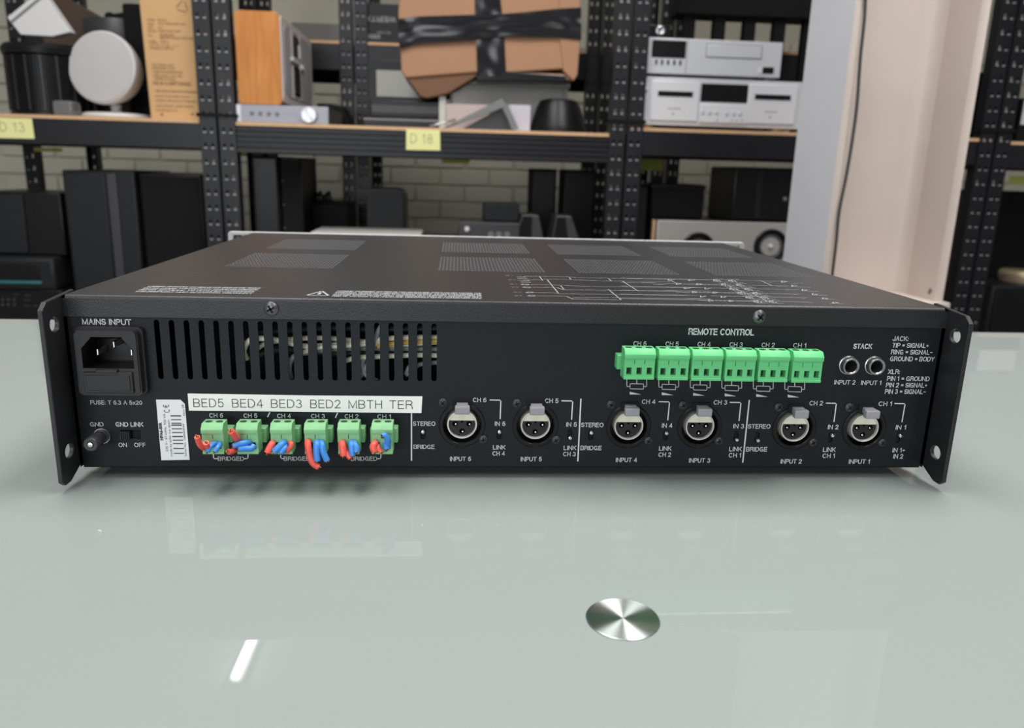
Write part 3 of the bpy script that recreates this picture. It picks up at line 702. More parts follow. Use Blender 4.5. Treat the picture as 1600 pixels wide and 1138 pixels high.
# panel lettering -----------------------------------------------------------
T = lambda s, x, y, h, wpx=None, al='C', bo=0.080: panel_text(s, x, y, h, wpx, al, bo)
T('MAINS INPUT', 167, 503, 8.2, 75, bo=0.10); T('FUSE: T 6.3 A 5x20', 182, 629, 6.0, 80); T('GND', 151.5, 663, 6.2, 20)
T('GND LINK', 202.5, 663.2, 6.4, 42, bo=0.10); T('ON', 192, 695.2, 6.4, 12); T('OFF', 219, 695.2, 6.4, 17)
for i, (x, n) in enumerate(((338, 6), (391.5, 5), (444, 4), (497, 3), (549.5, 2), (600.5, 1))): T('CH %d' % n, x, 649.2 + i * 0.35, 6.2, 20.5)
for x in (361, 464, 569): T('BRIDGED', x, 716.7, 6.0, 40)
for s, x, y in (('STEREO', 662.7, 662), ('BRIDGE', 662.7, 698.2), ('STEREO', 925.4, 664), ('BRIDGE', 923.3, 700), ('STEREO', 1186, 666.3), ('BRIDGE', 1182, 702)): T(s, x, y, 6.2, 34 if s[0] == 'S' else 32)
for s, x, y in (('CH 6', 749.5, 625), ('CH 5', 862, 626.3), ('CH 4', 1013.5, 627.7), ('CH 3', 1125.5, 628.8), ('CH 2', 1275, 630), ('CH 1', 1383, 631)): T(s, x, y, 6.2, 20)
for s, x, y in (('IN 6', 781.4, 662), ('IN 5', 893, 663.3), ('IN 4', 1042.3, 665), ('IN 3', 1154, 666), ('IN 2', 1301.5, 667.3), ('IN 1', 1407.5, 667.8)): T(s, x, y, 6.2, 15.5)
for i, (s1, s2, x) in enumerate((('LINK', 'CH 4', 780), ('LINK', 'CH 3', 890.5), ('LINK', 'CH 2', 1039.3), ('LINK', 'CH 1', 1149), ('LINK', 'CH 1', 1295.5), ('IN 1+', 'IN 2', 1404))):
    T(s1, x, 699 + i * 0.9, 6.2, 18.5); T(s2, x - 0.8, 708.6 + i * 0.9, 6.2, 18.5 if i < 5 else 14)
for s, x, y in (('INPUT 6', 719.5, 717), ('INPUT 5', 830, 717.4), ('INPUT 4', 978.8, 718.7), ('INPUT 3', 1093, 719.5), ('INPUT 2', 1236, 721), ('INPUT 1', 1342.5, 721.3)): T(s, x, y, 6.2, 32)
T('REMOTE CONTROL', 1127, 518.7, 8.6, 101, bo=0.10)
for i, x in enumerate((999.8, 1050, 1100, 1150, 1200, 1249.5)): T('CH %d' % (6 - i), x, 536.8 + i * 0.6, 6.2, 19.5)
T('STACK', 1347.8, 541.2, 6.8, 28, bo=0.095); T('INPUT 2', 1319.8, 597.4, 6.0, 32); T('INPUT 1', 1361, 598.2, 6.0, 31)
for s, x, y, wd in (('JACK:', 1395, 529, 24), ('TIP = SIGNAL+', 1394.5, 539.5, 56), ('RING = SIGNAL\u2013', 1392.5, 550, 64), ('GROUND = BODY', 1391, 560.6, 68.5), ('XLR:', 1387.8, 580.8, 17.5), ('PIN 1 = GROUND', 1386.3, 591.5, 65.5), ('PIN 2 = SIGNAL+', 1384.6, 601.6, 63.5), ('PIN 3 = SIGNAL\u2013', 1383, 611.7, 63)):
    T(s, x, y, 6.3, wd, 'L')
def PL(pts, wpx=1.4):
    b = new(); panel_line(b, pts, wpx); return amp.part('printed_line', b, 'white', smooth=0)
PL([(643, 645), (643, 719)], 2.2); PL([(907.5, 624), (902.8, 720)], 2.2); PL([(1170.5, 626), (1160.3, 722)], 2.2)
for x0, y0, x1, x2, y2 in ((766, 625, 782.5, 781.5, 654), (878, 626.3, 894.8, 893, 655), (1030, 627.7, 1046, 1043.2, 656), (1141, 628.7, 1157.5, 1154.5, 657), (1291, 630, 1306.5, 1302.8, 658.5), (1398, 630.5, 1413.8, 1409, 659)):
    PL([(x0, y0), (x1, y0 + 0.3), (x2, y2)], 1.8)
for xa, xb, tx0, tx1 in ((333.5, 387.5, 340, 382), (438.5, 490, 443, 485), (544, 595, 548, 590)):
    PL([(xa, 708), (xa + 0.5, 716.5), (tx0, 716.7)], 1.6); PL([(xb + 0.5, 708), (xb, 716.5), (tx1, 716.7)], 1.6)
PL([(421.5, 645), (418.5, 651)], 1.8); PL([(527.5, 645.5), (524.5, 652)], 1.8)
for i, x in enumerate((979.3, 1029.3, 1078.3, 1127.6, 1176.8, 1226)):
    y = 594 + i * 0.9
    PL([(x, y - 2), (x, y + 10), (x + 5, y + 10)], 1.1); PL([(x + 31, y - 2), (x + 31, y + 10), (x + 26, y + 10)], 1.1)
    PL([(x + 5, y + 5.5), (x + 26, y + 6), (x + 26, y + 14), (x + 5, y + 13.5), (x + 5, y + 5.5)], 1.1); PL([(x + 15.5, y - 2), (x + 15.5, y + 5)], 1.4)
    q = [at(*c, 0) for c in ((x + 4.5, y + 18), (x + 4.5, y + 22.5), (x + 22.5, y + 22.5))]
    b = new(); b.faces.new([b.verts.new(panel_map(c.x, c.z)) for c in q]); amp.part('printed_wedge', b, 'white', smooth=0)

# stuck-on labels
def sticker(name, corners, Y0, th, m, label):
    q = [at(x, y, Y0) for x, y in corners]
    return amp.part(name, prism(new(), [(c.x, c.z) for c in q], 'y', Y0, Y0 - th), m, smooth=0, label=label)
s1 = sticker('name_strip', [(293.5, 615), (476, 618), (660, 619.5), (658.5, 645.5), (476, 643.5), (295.5, 641.5)], -0.0003, 0.0003, 'tape', 'white strip reading BED5 BED4 BED3 BED2 MBTH TER')
FY = -0.0007
for s, x, wd in (('BED5', 326.3, 46), ('BED4', 387.2, 47), ('BED3', 448, 47), ('BED2', 508.8, 46), ('MBTH', 571, 51), ('TER', 626.8, 35)): panel_text(s, x, 629.3 + (x - 326) * 0.009, 12.8, wd, 'C', 0.048, 'ink', s1)
s2 = sticker('rating_sticker', [(244, 624.5), (282, 624.8), (289, 631.5), (296.5, 718.5), (252.3, 719.2)], -0.0003, 0.0002, 'paper', 'white rating sticker with barcode')
b = new(); FY = -0.0006
def side_text(s, px0, py0, px1, py1, hpx, bold=0.0):
    a = at(px0, py0, 0); c = at(px1, py1, 0); d_ = Vector((c.x - a.x, c.z - a.z)); ln = d_.length; d_.normalize(); n_ = Vector((-d_.y, d_.x))
    text_into(b, s, 0, 0, ln, hpx * 0.00032, lambda u, v: Vector((a.x + d_.x * u + n_.x * v, FY, a.z + d_.y * u + n_.y * v)), 'L', bold)
side_text('HPA6-80R', 253.4, 687.5, 250.6, 659.5, 4.6, 0.05); side_text('230 V~ 47-63Hz  920 VA', 261.5, 705, 257, 646, 3.6)
side_text('made by ecler s.a. spain', 268.5, 713, 263.5, 656, 3.6); side_text('Serial No. 1260Z0044', 290.8, 712.5, 287, 662, 3.2); side_text('Nov 08', 288.3, 649, 285.8, 632, 3.2)
side_text('C', 261.5, 644.5, 260.8, 640, 9.5); side_text('\u20ac', 260.5, 637, 259.8, 632, 9.0)
for i, y in enumerate((649.5, 655.5, 661, 664, 669.8, 675.5, 681.8, 687.5, 693, 700.5, 708)):
    u = (y - 649.5) / 58.5; x0 = 268 + 5.2 * u; a = at(x0, y, 0); c = at(x0 + 14.5, y, 0)
    ribbon(b, (a.x, a.z), (c.x, c.z), 0.00045 if i % 3 else 0.0006, panel_map)
amp.part('sticker_lettering', b, 'ink', s2, smooth=0)
# screen print on the cover
FZ = H + 0.0002
def top_map(x, y): return Vector((x, y, FZ))
b = new()
blkA = ['CAUTION: TO REDUCE THE RISK OF FIRE OR ELECTRIC SHOCK', 'DO NOT EXPOSE THIS EQUIPMENT TO RAIN OR MOISTURE', 'REFER SERVICING TO QUALIFIED PERSONNEL', 'THIS EQUIPMENT MUST BE EARTHED. DISCONNECT']
blkB = ['WARNING: TO REDUCE THE RISK OF FIRE OR ELECTRIC SHOCK DO NOT EXPOSE THIS', 'EQUIPMENT TO RAIN OR MOISTURE. REFER SERVICING TO QUALIFIED PERSONNEL', 'ATTENTION: RISQUE DE CHOC ELECTRIQUE. NE PAS OUVRIR. CAUTION: RISK OF', 'ELECTRIC SHOCK, DO NOT OPEN. THIS EQUIPMENT MUST BE EARTHED. USE ONLY', 'FUSE OF THE SAME TYPE AND RATING. DISCONNECT SUPPLY BEFORE REPLACING']
for k, s in enumerate(blkA): b = new(); stroke_into(b, s, -0.190, 0.0270 - k * 0.0055, 0.056, 0.0032, top_map, 'L', 0.09); amp.part('lettering', b, 'greyink', smooth=0)
for k, s in enumerate(blkB): b = new(); stroke_into(b, s, -0.094, 0.0220 - k * 0.0040, 0.074, 0.0028, top_map, 'L', 0.09); amp.part('lettering', b, 'greyink', smooth=0)
b = new()
tri = [(-0.107, 0.007), (-0.096, 0.007), (-0.1015, 0.021)]
for k in range(3): ribbon(b, tri[k], tri[(k + 1) % 3], 0.0012, top_map)
ribbon(b, (-0.1015, 0.011), (-0.1015, 0.016), 0.0016, top_map)
amp.part('warning_triangle', b, 'greyink', smooth=0)
b = new()
def TL(pts, wd=0.00055):
    q = [atz(x, y, H) for x, y in pts]
    for a, c in zip(q, q[1:]): ribbon(b, (a.x, a.y), (c.x, c.y), wd, top_map)
def gx_(c): return (770 + c[0] / 4.706, 420 + c[1] / 4.7)
G = lambda *pts: TL([gx_(p) for p in pts])
G((170, 57), (560, 62), (620, 68), (850, 73), (1600, 85)); G((185, 85), (350, 85)); G((345, 60), (365, 88)); G((365, 80), (490, 80), (800, 92), (1300, 97))
G((400, 83), (485, 187)); G((205, 118), (430, 120), (520, 126), (725, 134), (1600, 143)); G((218, 139), (470, 140), (520, 158)); G((525, 158), (670, 158), (850, 160), (1600, 168))
G((240, 177), (480, 182)); G((485, 187), (560, 187), (1600, 202)); G((250, 202), (540, 205), (585, 225)); G((590, 215), (860, 216), (1600, 226)); G((585, 226), (945, 233))
G((560, 65), (575, 80)); G((850, 75), (872, 92)); G((950, 92), (1070, 168)); G((850, 155), (945, 233)); G((500, 130), (525, 155))
for y in (57, 70, 85, 99): G((170 + (y - 57) * 0.9, y), (235 + (y - 57) * 0.9, y + 1), (240 + (y - 57) * 0.9, y + 5), (172 + (y - 57) * 0.9, y + 4))
for x, y in ((203, 118), (215, 139), (237, 177), (250, 202)): G((x, y), (x + 30, y - 5), (x + 70, y), (x + 40, y + 6), (x, y))
for x, y in ((98, 53), (115, 83), (128, 116), (137, 139), (155, 176), (163, 201)): G((x, y), (x + 22, y)); G((x + 40, y), (x + 48, y))
def g6(c): return (970 + c[0] / 5.926, 360 + c[1] / 5.926)
K = lambda *pts: TL([g6(p) for p in pts])
rows = [(450, 452, 470, 120), (470, 490, 505, 620), (522, 525, 545, 700), (550, 562, 580, 760), (598, 602, 625, 790), (632, 642, 660, 850)]
random.seed(11)
for j in range(6):
    y = 452 + j * 37.5; x0 = 440 + j * 75
    K((0, y - 8), (1560 + j * 40, y + 26)) if j % 2 == 0 else K((0, y - 4), (1500 + j * 50, y + 30))
    for k, dx in enumerate((0, 190, 420, 560, 1050 + j * 20)):
        x = x0 + dx; yy = y + (x) * 0.018
        K((x, yy - 9), (x, yy + 9)); K((x, yy - 9), (x + 58, yy), (x, yy + 9)); K((x + 8, yy + 1), (x + 50, yy + 1))
        if k in (2, 3):
            for q in range(2): K((x + q * 22, yy - 12), (x + 40 + q * 30, yy + 12))
            K((x + 20, yy + 14), (x + 130, yy + 16)); K((x - 30, yy - 12), (x + 90, yy - 13))
    if j % 2: 
        for q in range(14): K((x0 + 60 + q * 38, y + 16 + q * 0.7), (x0 + 80 + q * 38, y + 16 + q * 0.7))
    K((x0 - 240 + 30 * j, y + 34 - 20 * (j % 2)), (x0 - 120 + 30 * j, y + 36 - 20 * (j % 2)))
    K((x0 + 1120, y + 40), (x0 + 1240 , y + 42)); K((x0 + 940, y + 34), (x0 + 960, y + 34))
K((1290, 468), (1400, 515)); K((1000, 520), (1230, 615)); K((1240, 600), (1350, 660)); K((460, 470), (510, 490))
amp.part('cover_diagram', b, 'greyink', smooth=0, kind='stuff')
random.seed(9)

# ================================================================== WHITE STEEL COLUMN
YC = 0.92
xl = at(1339, 2, YC).x; xr = at(1553, 2, YC).x
Lf = 0.172; tf = 0.012; wb_ = YC + 0.125
colm = Thing('steel_column', 'cream painted steel column with chipped edges, standing behind the table at right', 'column', ((xl + xr) / 2, YC + Lf / 2, FLOOR))
b = new()
prof = [(xl, YC + Lf), (xl, YC + 0.003), (xl + 0.003, YC), (xl + tf - 0.002, YC), (xl + tf, YC + 0.002), (xl + tf, wb_ - 0.016)]
prof += [(xl + tf + 0.016 - 0.016 * math.cos(a), wb_ - 0.016 + 0.016 * math.sin(a)) for a in (0.4, 0.8, 1.2, 1.57)]
r2 = 0.03
prof += [(xr - tf - r2 + r2 * math.sin(a), wb_ - r2 + r2 * math.cos(a)) for a in (0, 0.35, 0.7, 1.05, 1.4)]
prof += [(xr - tf, YC + 0.012), (xr - tf + 0.003, YC + 0.004), (xr - 0.004, YC), (xr, YC + 0.006), (xr, YC + Lf)]
prism(b, prof, 'z', FLOOR, CEIL)
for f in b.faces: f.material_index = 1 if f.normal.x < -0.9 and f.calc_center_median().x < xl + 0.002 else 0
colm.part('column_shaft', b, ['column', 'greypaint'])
pz = at(1485, 473, YC).z
colm.part('column_plinth', box(new(), xl - 0.01, xr + 0.010, YC - 0.004, YC + Lf + 0.01, FLOOR, pz, 0.002, 1), 'column')
b = new(); cp = [(1353, -60), (1351, 20), (1344, 90), (1339, 160), (1332, 215), (1322, 275), (1311, 330), (1306, 380), (1300, 432), (1293, 520), (1286, 620)]
pts = [at(x, y, YC - 0.004) for x, y in cp]; pts = [Vector((p.x, YC - 0.0045, p.z)) for p in pts]
tube(b, pts, 0.0026, 10); solo('black_cable', b, 'cable', 'dark grey cable hanging down the edge of the cream column', 'cable')

# ================================================================== SHELVING RACKS
RY = 1.62; RD = 0.45; BT = 0.2415
RTOP = 1.10
PW = 0.039
def post_mesh():
    hs = []; n = int((RTOP - FLOOR - 0.05) / 0.0365)
    for k in range(n):
        z = 0.03 + k * 0.0365
        for s in (-1, 1): hs.append([(s * 0.0085 - 0.0030, z - 0.004 - s * 0.001), (s * 0.0085 + 0.0030, z - 0.004 + s * 0.001), (s * 0.0085 + 0.0022, z + 0.006), (s * 0.0085 - 0.0022, z + 0.006)])
    b = holed(rect(-PW / 2, PW / 2, 0, RTOP - FLOOR), hs, 0.0022); b.transform(XZ)
    box(b, -PW / 2, -PW / 2 + 0.002, 0.0, 0.034, 0, RTOP - FLOOR); box(b, PW / 2 - 0.002, PW / 2, 0.0, 0.034, 0, RTOP - FLOOR)
    e = new()
    for k in range(n):
        z = 0.03 + k * 0.0365
        for s in (-1, 1): box(e, s * 0.0085 - 0.0032, s * 0.0085 + 0.0032, -0.0022, -0.0010, z - 0.0062, z - 0.0040)  # paler bars along the slot edges
    me = bpy.data.meshes.new('post'); b.to_mesh(me); b.free(); me.materials.append(M['rackm'])
    m2 = bpy.data.meshes.new('slot_edges'); e.to_mesh(m2); e.free(); m2.materials.append(M['rackedge'])
    return me, m2
PM, PE = post_mesh()
def rack(label, x0, x1, y0, y1, boards, top=None, ribs=False, group=None, posts='ffrr'):
    t = Thing('shelving_rack', label, 'rack', ((x0 + x1) / 2, (y0 + y1) / 2, FLOOR), group=group)
    for px in (x0 + PW / 2, x1 - PW / 2):
        for yy, fl in ((y0, 1), (y1, -1)):
            o = bpy.data.objects.new('post', PM); C.objects.link(o); o.parent = t.o; o.location = Vector((px, yy, FLOOR)) - t.m.translation
            if fl < 0: o.rotation_euler = (0, 0, PI)
            e = bpy.data.objects.new('slot_edges', PE); C.objects.link(e); e.parent = o; e['kind'] = 'stuff'
    for z, th in boards:
        t.part('shelf_board', box(new(), x0 + 0.004, x1 - 0.004, y0 + 0.003 if th > 0.04 else y0 + 0.03, y1 - 0.003, z - 0.008, z), 'chip')
        for yy, s in ((y0 + 0.004, 1), (y1 - 0.004, -1)):
            b = new(); a, c = x0 + PW, x1 - PW; z1 = z - 0.008; z0 = z1 - th
            if ribs and s > 0:
                nr = 5; hh = th / nr
                pr = []
                for k in range(nr): pr += [(yy, z0 + k * hh + hh * 0.12), (yy, z0 + k * hh + hh * 0.62), (yy + 0.003, z0 + k * hh + hh * 0.74), (yy + 0.003, z0 + k * hh + hh * 0.98)]
                pr += [(yy, z1), (yy + 0.014, z1), (yy + 0.014, z0), (yy, z0)]
                prism(b, pr, 'x', a, c)
            else: box(b, a, c, min(yy, yy + s * 0.012), max(yy, yy + s * 0.012), z0, z1, 0.002, 1)
            t.part('beam', b, 'rackm', smooth=20)
        for xx in (x0 + PW / 2, x1 - PW / 2):
            t.part('side_rail', box(new(), xx - 0.006, xx + 0.006, y0 + 0.034, y1 - 0.034, z - 0.008 - th * 0.7, z - 0.010), 'rackm')
    return t
XA = at(334, 100, RY).x      # gap between the first pair of posts
XB = at(985, 100, RY).x; XD = at(1583, 60, RY).x
G1 = 0.003
zL = at(150, 182, RY).z; zM = at(650, 199, RY).z; zR = at(1120, 203, RY).z
LB = -0.285
rack('black steel rack at the left of the row, holding the round white speaker', XA - G1 - 0.98, XA - G1, RY, RY + RD, [(zL, 0.060), (LB, 0.060)])
rack('black steel rack in the middle, holding the taped cardboard box', XA + G1, XB - G1, RY, RY + RD, [(zM, 0.062), (LB, 0.060)], ribs=True)
rack('black steel rack beside the cream column, holding the silver decks', XB + G1, XD - G1, RY, RY + RD, [(zR, 0.060), (LB, 0.060)])
rack('black steel rack at the right edge, beyond the column', XD + G1, XD + G1 + 0.95, RY, RY + RD, [(zR - 0.005, 0.060), (LB, 0.060)])
# second row of racks, back to back
Y2 = RY + RD + 0.10
XE = at(553, 100, Y2).x
zE = at(590, 66, Y2).z
rack('rear row rack seen behind the honey oak radio', XE - 1.0, XE - G1, Y2, Y2 + RD, [(zE, 0.075)])
rack('rear row rack seen behind the taped box', XE + G1, XE + 0.98, Y2, Y2 + RD, [(zE, 0.075)])
rack('rear row rack seen behind the silver decks', XE + 0.99, XE + 1.95, Y2, Y2 + RD, [(zE + 0.02, 0.075)])
# cable ties round each pair of posts
for X, py, px, w_ in ((XA, 180, 337, 'left'), (XB, 190, 985, 'middle'), (XD, 205, 1562, 'right')):
    z = at(px, py, RY).z; b = new(); y0 = RY - 0.004
    for a in ((X - 0.047, X + 0.047, y0 - 0.0015, y0 + 0.001), (X - 0.047, X - 0.044, y0, y0 + 0.04), (X + 0.044, X + 0.047, y0, y0 + 0.04), (X - 0.047, X + 0.047, y0 + 0.038, y0 + 0.041)): box(b, a[0], a[1], a[2], a[3], z - 0.004, z + 0.004)
    lab = {'left': 'black cable tie round the two posts left of the oak radio', 'middle': 'black cable tie round the two posts left of the silver decks', 'right': 'black cable tie round the posts right of the column'}[w_]
    solo('cable_tie', b, 'blackmatte', lab, 'cable tie', 'cable ties round the rack posts')

# sticky notes
def note(px0, py0, px1, py1, Y, m, label, txt=None, name='sticky_note'):
    a = at((px0 + px1) / 2 - (px1 - px0) / 2, (py0 + py1) / 2, Y); c = at(px1, (py0 + py1) / 2, Y); u = at((px0 + px1) / 2, py0, Y); v = at((px0 + px1) / 2, py1, Y)
    if txt:
        t = Thing(name, label, 'sticky note', ((a.x + c.x) / 2, Y, v.z)); b = prism(new(), [(a.x, v.z), (c.x, v.z + 0.0008), (c.x - 0.001, u.z), (a.x + 0.0008, u.z)], 'y', Y, Y + 0.0008)
        t.part('paper', b, m, smooth=0)
        b = new(); stroke_into(b, txt, a.x + (c.x - a.x) * 0.45, (u.z * 0.56 + v.z * 0.44), (c.x - a.x) * 0.62, (u.z - v.z) * 0.42, lambda x, z: Vector((x, Y - 0.0003, z)), 'C', 0.045, 0.3)
        t.part('handwriting', b, 'inkgrey', smooth=0)
    else:
        solo(name, prism(new(), [(a.x, v.z), (c.x, v.z), (c.x, u.z), (a.x, u.z)], 'y', Y, Y + 0.0008), m, label, 'sticky note')
note(634.5, 202.5, 688, 235, RY + 0.0025, 'postit', 'pale yellow note reading D 18 on the middle beam', 'D 18')
note(-8, 184.5, 52, 216.5, RY + 0.0025, 'postit', 'pale yellow note reading D 13 on the left beam', 'D 13')
RBY = RY + RD - 0.004 - 0.012 - 0.001
note(53, 231, 97, 237, RBY, 'postitg', 'green note low on the rear beam, under the black finned amplifier')
note(376, 238, 388, 244.5, RBY, 'postitg', 'tiny green note right of the left pair of posts')
note(690, 249, 734, 255.5, RBY, 'postitg', 'green note on the rear beam, to the right below the D 18 note')
note(995, 248.5, 1036, 266, RBY, 'postitg', 'green note right of the middle pair of posts, below the silver decks')
note(1577, 275, 1606, 288, RY - 0.001 + 0.15, 'postitg', 'green note at the right edge of the picture, beyond the column')

# ================================================================== THINGS ON THE UPPER SHELF
def fr(px0, py0, px1, py1, Y):
    """x0, x1, z0, z1 of a frontal rectangle at depth Y"""
    a = at(px0, (py0 + py1) / 2, Y); c = at(px1, (py0 + py1) / 2, Y); u = at((px0 + px1) / 2, py0, Y); v = at((px0 + px1) / 2, py1, Y)
    return a.x, c.x, v.z, u.z
FYB = RY + 0.03
# finned black amplifier / heat sink on the left
x0, x1, z0, z1 = fr(-25, 62, 112, 180, FYB)
cx, cy = (x0 + x1) / 2, FYB + 0.11
t = Thing('finned_speaker', 'large black finned drum on the left rack, under the tilted white box', 'speaker', (cx, cy, zL))
b = new(); Rr = (x1 - x0) / 2; hh = z1 - zL
lathe(b, [(0, 0), (Rr * 0.96, 0), (Rr * 0.96, 0.008), (Rr * 0.90, 0.010), (Rr * 0.90, hh - 0.028), (0, hh - 0.028)], 48, Matrix.Translation((cx, cy, zL))); t.part('body', b, 'black')
b = new(); lathe(b, [(Rr * 0.9, hh - 0.03), (Rr, hh - 0.026), (Rr * 1.02, hh - 0.012), (Rr * 0.95, hh - 0.002), (Rr * 0.6, hh), (0, hh)], 48, Matrix.Translation((cx, cy, zL))); t.part('top_ring', b, 'black')
for k in range(44):
    a = PI + PI * (k + 0.5) / 44
    q = bmesh.new(); box(q, Rr * 0.88, Rr * 0.97, -0.0018, 0.0018, 0.012, hh - 0.03); b = new(); merge(b, q, Matrix.Translation((cx, cy, zL)) @ Matrix.Rotation(a, 4, 'Z')); t.part('fin', b, 'darkgrey' if k % 5 == 0 else 'black')
# tilted white box with a grey stripe, leaning behind
YW = FYB + 0.06
t = Thing('white_box', 'white box with a grey stripe tilted on top of the black finned drum', 'box', (at(70, 56, YW).x, YW + 0.03, at(70, 56, YW).z))
wq = lambda L_: [(at(x, y, YW).x, at(x, y, YW).z) for x, y in L_]
t.part('box_body', prism(new(), wq([(11, 27), (64, -16), (110, 50), (82, 57), (32, 54)]), 'y', YW, YW + 0.03, 0.0015), 'whitepl')
t.part('stripe', prism(new(), wq([(15.5, 33.5), (67, -9), (69.5, -5.5), (18, 37.5)]), 'y', YW - 0.001, YW + 0.001), 'midgrey')
# black drum speaker behind the round one
x0, x1, z0, z1 = fr(112, 26, 216, 80, FYB + 0.16)
cx = (x0 + x1) / 2; r_ = (x1 - x0) / 2
t = Thing('black_drum', 'glossy black cylindrical drum behind the round white speaker', 'speaker', (cx, FYB + 0.16 + r_, zL))
b = new(); h_ = z1 - zL
lathe(b, [(0, 0), (r_ * 0.9, 0), (r_ * 0.95, 0.05), (r_ * 0.95, h_ - 0.07), (r_, h_ - 0.065), (r_, h_ - 0.006), (r_ * 0.96, h_), (0, h_)], 40, Matrix.Translation(t.m.translation)); t.part('body', b, 'darkgrey')
b = new()
for k in range(7): lathe(b, [(0, 0), (0.012, 0.002), (0.013, 0.010), (0.008, 0.016), (0, 0.018)], 12, Matrix.Translation((cx + 0.0 + k * 0.016, FYB + 0.20 + 0.012 * (k % 2), zL + h_)))
t.part('knobbed_rim', b, 'blackmatte')
# brown panel leaning behind
p = [at(*q, FYB + 0.20) for q in ((70, -14), (96, -14), (160, 24), (118, 40), (100, 30))]
solo('wooden_board', prism(new(), [(at(58, -40, FYB + 0.37).x, at(58, -40, FYB + .37).z), (at(100, -6, FYB + 0.37).x, at(100, -6, FYB + .37).z), (at(154, 24, FYB + 0.37).x, at(154, 24, FYB + .37).z), (at(158, 175, FYB + 0.37).x, zL), (at(100, 175, FYB + 0.37).x, zL), (at(52, 0, FYB + 0.37).x, at(52, 0, FYB + .37).z)], 'y', FYB + 0.37, FYB + 0.385), 'brownwood', 'dark brown wooden panel behind the tilted white box', 'board')
# round white speaker on a disc stand
pc = at(163, 107, FYB + 0.05)
dirv = Vector((-0.16, -1, 0.14)).normalized()
rr = 0.0855
rot = dirv.to_track_quat('Z', 'Y').to_matrix().to_4x4()
bs = at(181, 180, FYB + 0.08)
t = Thing('round_speaker', 'round white satellite speaker on a white disc stand', 'speaker', (bs.x, FYB + 0.085, zL))
b = new(); lathe(b, [(0, -0.085), (0.03, -0.083), (0.056, -0.070), (0.073, -0.045), (0.083, -0.015), (rr, 0.0), (rr, 0.010), (rr * 0.97, 0.013), (0, 0.013)], 56, Matrix.Translation(pc) @ rot); t.part('shell', b, 'whitepl')
b = new(); lathe(b, [(rr * 0.955, 0.012), (rr * 0.95, 0.0145), (0.05, 0.017), (0, 0.018)], 56, Matrix.Translation(pc) @ rot); t.part('grille', b, 'whitecloth')
b = new(); lathe(b, [(0.076, 0), (0.079, 0.004), (0.078, 0.010), (0.070, 0.013), (0.02, 0.0155), (0.013, 0.018), (0.011, 0.02), (0.013, 0.035), (0, 0.035)], 48, Matrix.Translation((bs.x, FYB + 0.085, zL))); t.part('stand', b, 'whitepl')
# dark odds behind the round speaker
x0, x1, z0, z1 = fr(100, 150, 130, 180, FYB + 0.06)
b = new(); box(b, x0, x1, FYB + 0.0, FYB + 0.05, zL, z1 - 0.015, 0.006); solo('plastic_wrap', b, 'clearp', 'crumpled clear plastic lump left of the round speaker stand', 'packaging')
# tall tan carton with print
a = at(220, 92, FYB); c_ = at(311, 187, FYB)
x0 = at(236, 186, FYB).x; x1 = at(313, 186, FYB).x; tx0 = at(216, 0, FYB).x
t = Thing('tan_carton', 'tall tan cardboard carton with small dark print, left of the first posts', 'carton', ((x0 + x1) / 2, FYB + 0.07, zL))
b = new(); zt = 0.72; k = (tx0 - x0) / (at(216, 0, FYB).z - zL) * 0.75
prism(b, [(x0, zL), (x1, zL), (x1 + k * 0.1, zt), (x0 + k * (zt - zL), zt)], 'y', FYB, FYB + 0.16, 0.002); t.part('carton_body', b, 'card')
b = new()
def ctext(s, px, py, h, wd, bold=0.0):
    p = at(px, py, FYB); k_ = 0.00166
    stroke_into(b, s, p.x, p.z, wd * k_, h * k_, lambda x, z: Vector((x, FYB - 0.0006, z)), 'L', 0.065 + bold)
for s, px, py, h, wd in (('COLOR', 230, 31, 2.6, 10), ('BLACK', 247, 31, 2.6, 12), ('SIZE', 231, 38, 2.6, 8), ('UNIT DESCRIPTION', 247, 36.5, 2.6, 38), ('G.W.', 231, 43, 2.6, 8), ('3.4', 247, 43, 2.6, 6), ('MEAS.', 231, 48, 2.6, 12), ('HOME AUDIO UNIT', 248, 48, 2.6, 30), ('NO.', 232, 55, 2.6, 6), ('PACKED BOX', 250, 54, 2.6, 20), ('KEEP DRY HANDLE WITH CARE', 250, 58.5, 2.8, 46), ('MODEL', 233, 65, 2.8, 11), ('TYPE A', 250, 65, 2.8, 12), ('MADE IN', 234, 70, 2.8, 40), ('FRAGILE CARTON', 235, 75, 2.8, 32),
                         ('PACKING LIST', 238, 101, 2.8, 30), ('SPEAKER UNIT', 238, 106, 3, 32), ('CABLE AND ADAPTER PART', 239, 112, 2.8, 42), ('USER MANUAL AND CARD', 240, 118, 2.6, 40), ('WARRANTY BOOK', 241, 123, 2.6, 30), ('THIS CARTON IS MADE OF RECYCLED BOARD', 243, 142, 2.6, 58), ('DO NOT STACK MORE THAN SIX', 243, 150, 2.4, 48), ('STORE IN A DRY PLACE AWAY FROM HEAT', 244, 157, 2.4, 58), ('AND SUNLIGHT. KEEP UPRIGHT.', 244, 165, 2.4, 54), ('PLEASE RECYCLE', 244, 172, 2.4, 30)):
    ctext(s, px, py, h, wd)
ctext('HCA-CARTON02', 240, 129.5, 4.2, 52, 0.04)
cc = at(285, 11, FYB)
for k_ in range(3):
    a0 = PI / 2 + k_ * 2 * PI / 3; a1 = a0 + 1.6
    ribbon(b, (cc.x + 0.013 * math.cos(a0), cc.z + 0.013 * math.sin(a0)), (cc.x + 0.013 * math.cos(a1), cc.z + 0.013 * math.sin(a1)), 0.002, lambda x, z: Vector((x, FYB - 0.0006, z)))
t.part('carton_print', b, 'cardi', smooth=0, kind='stuff')
b = new()
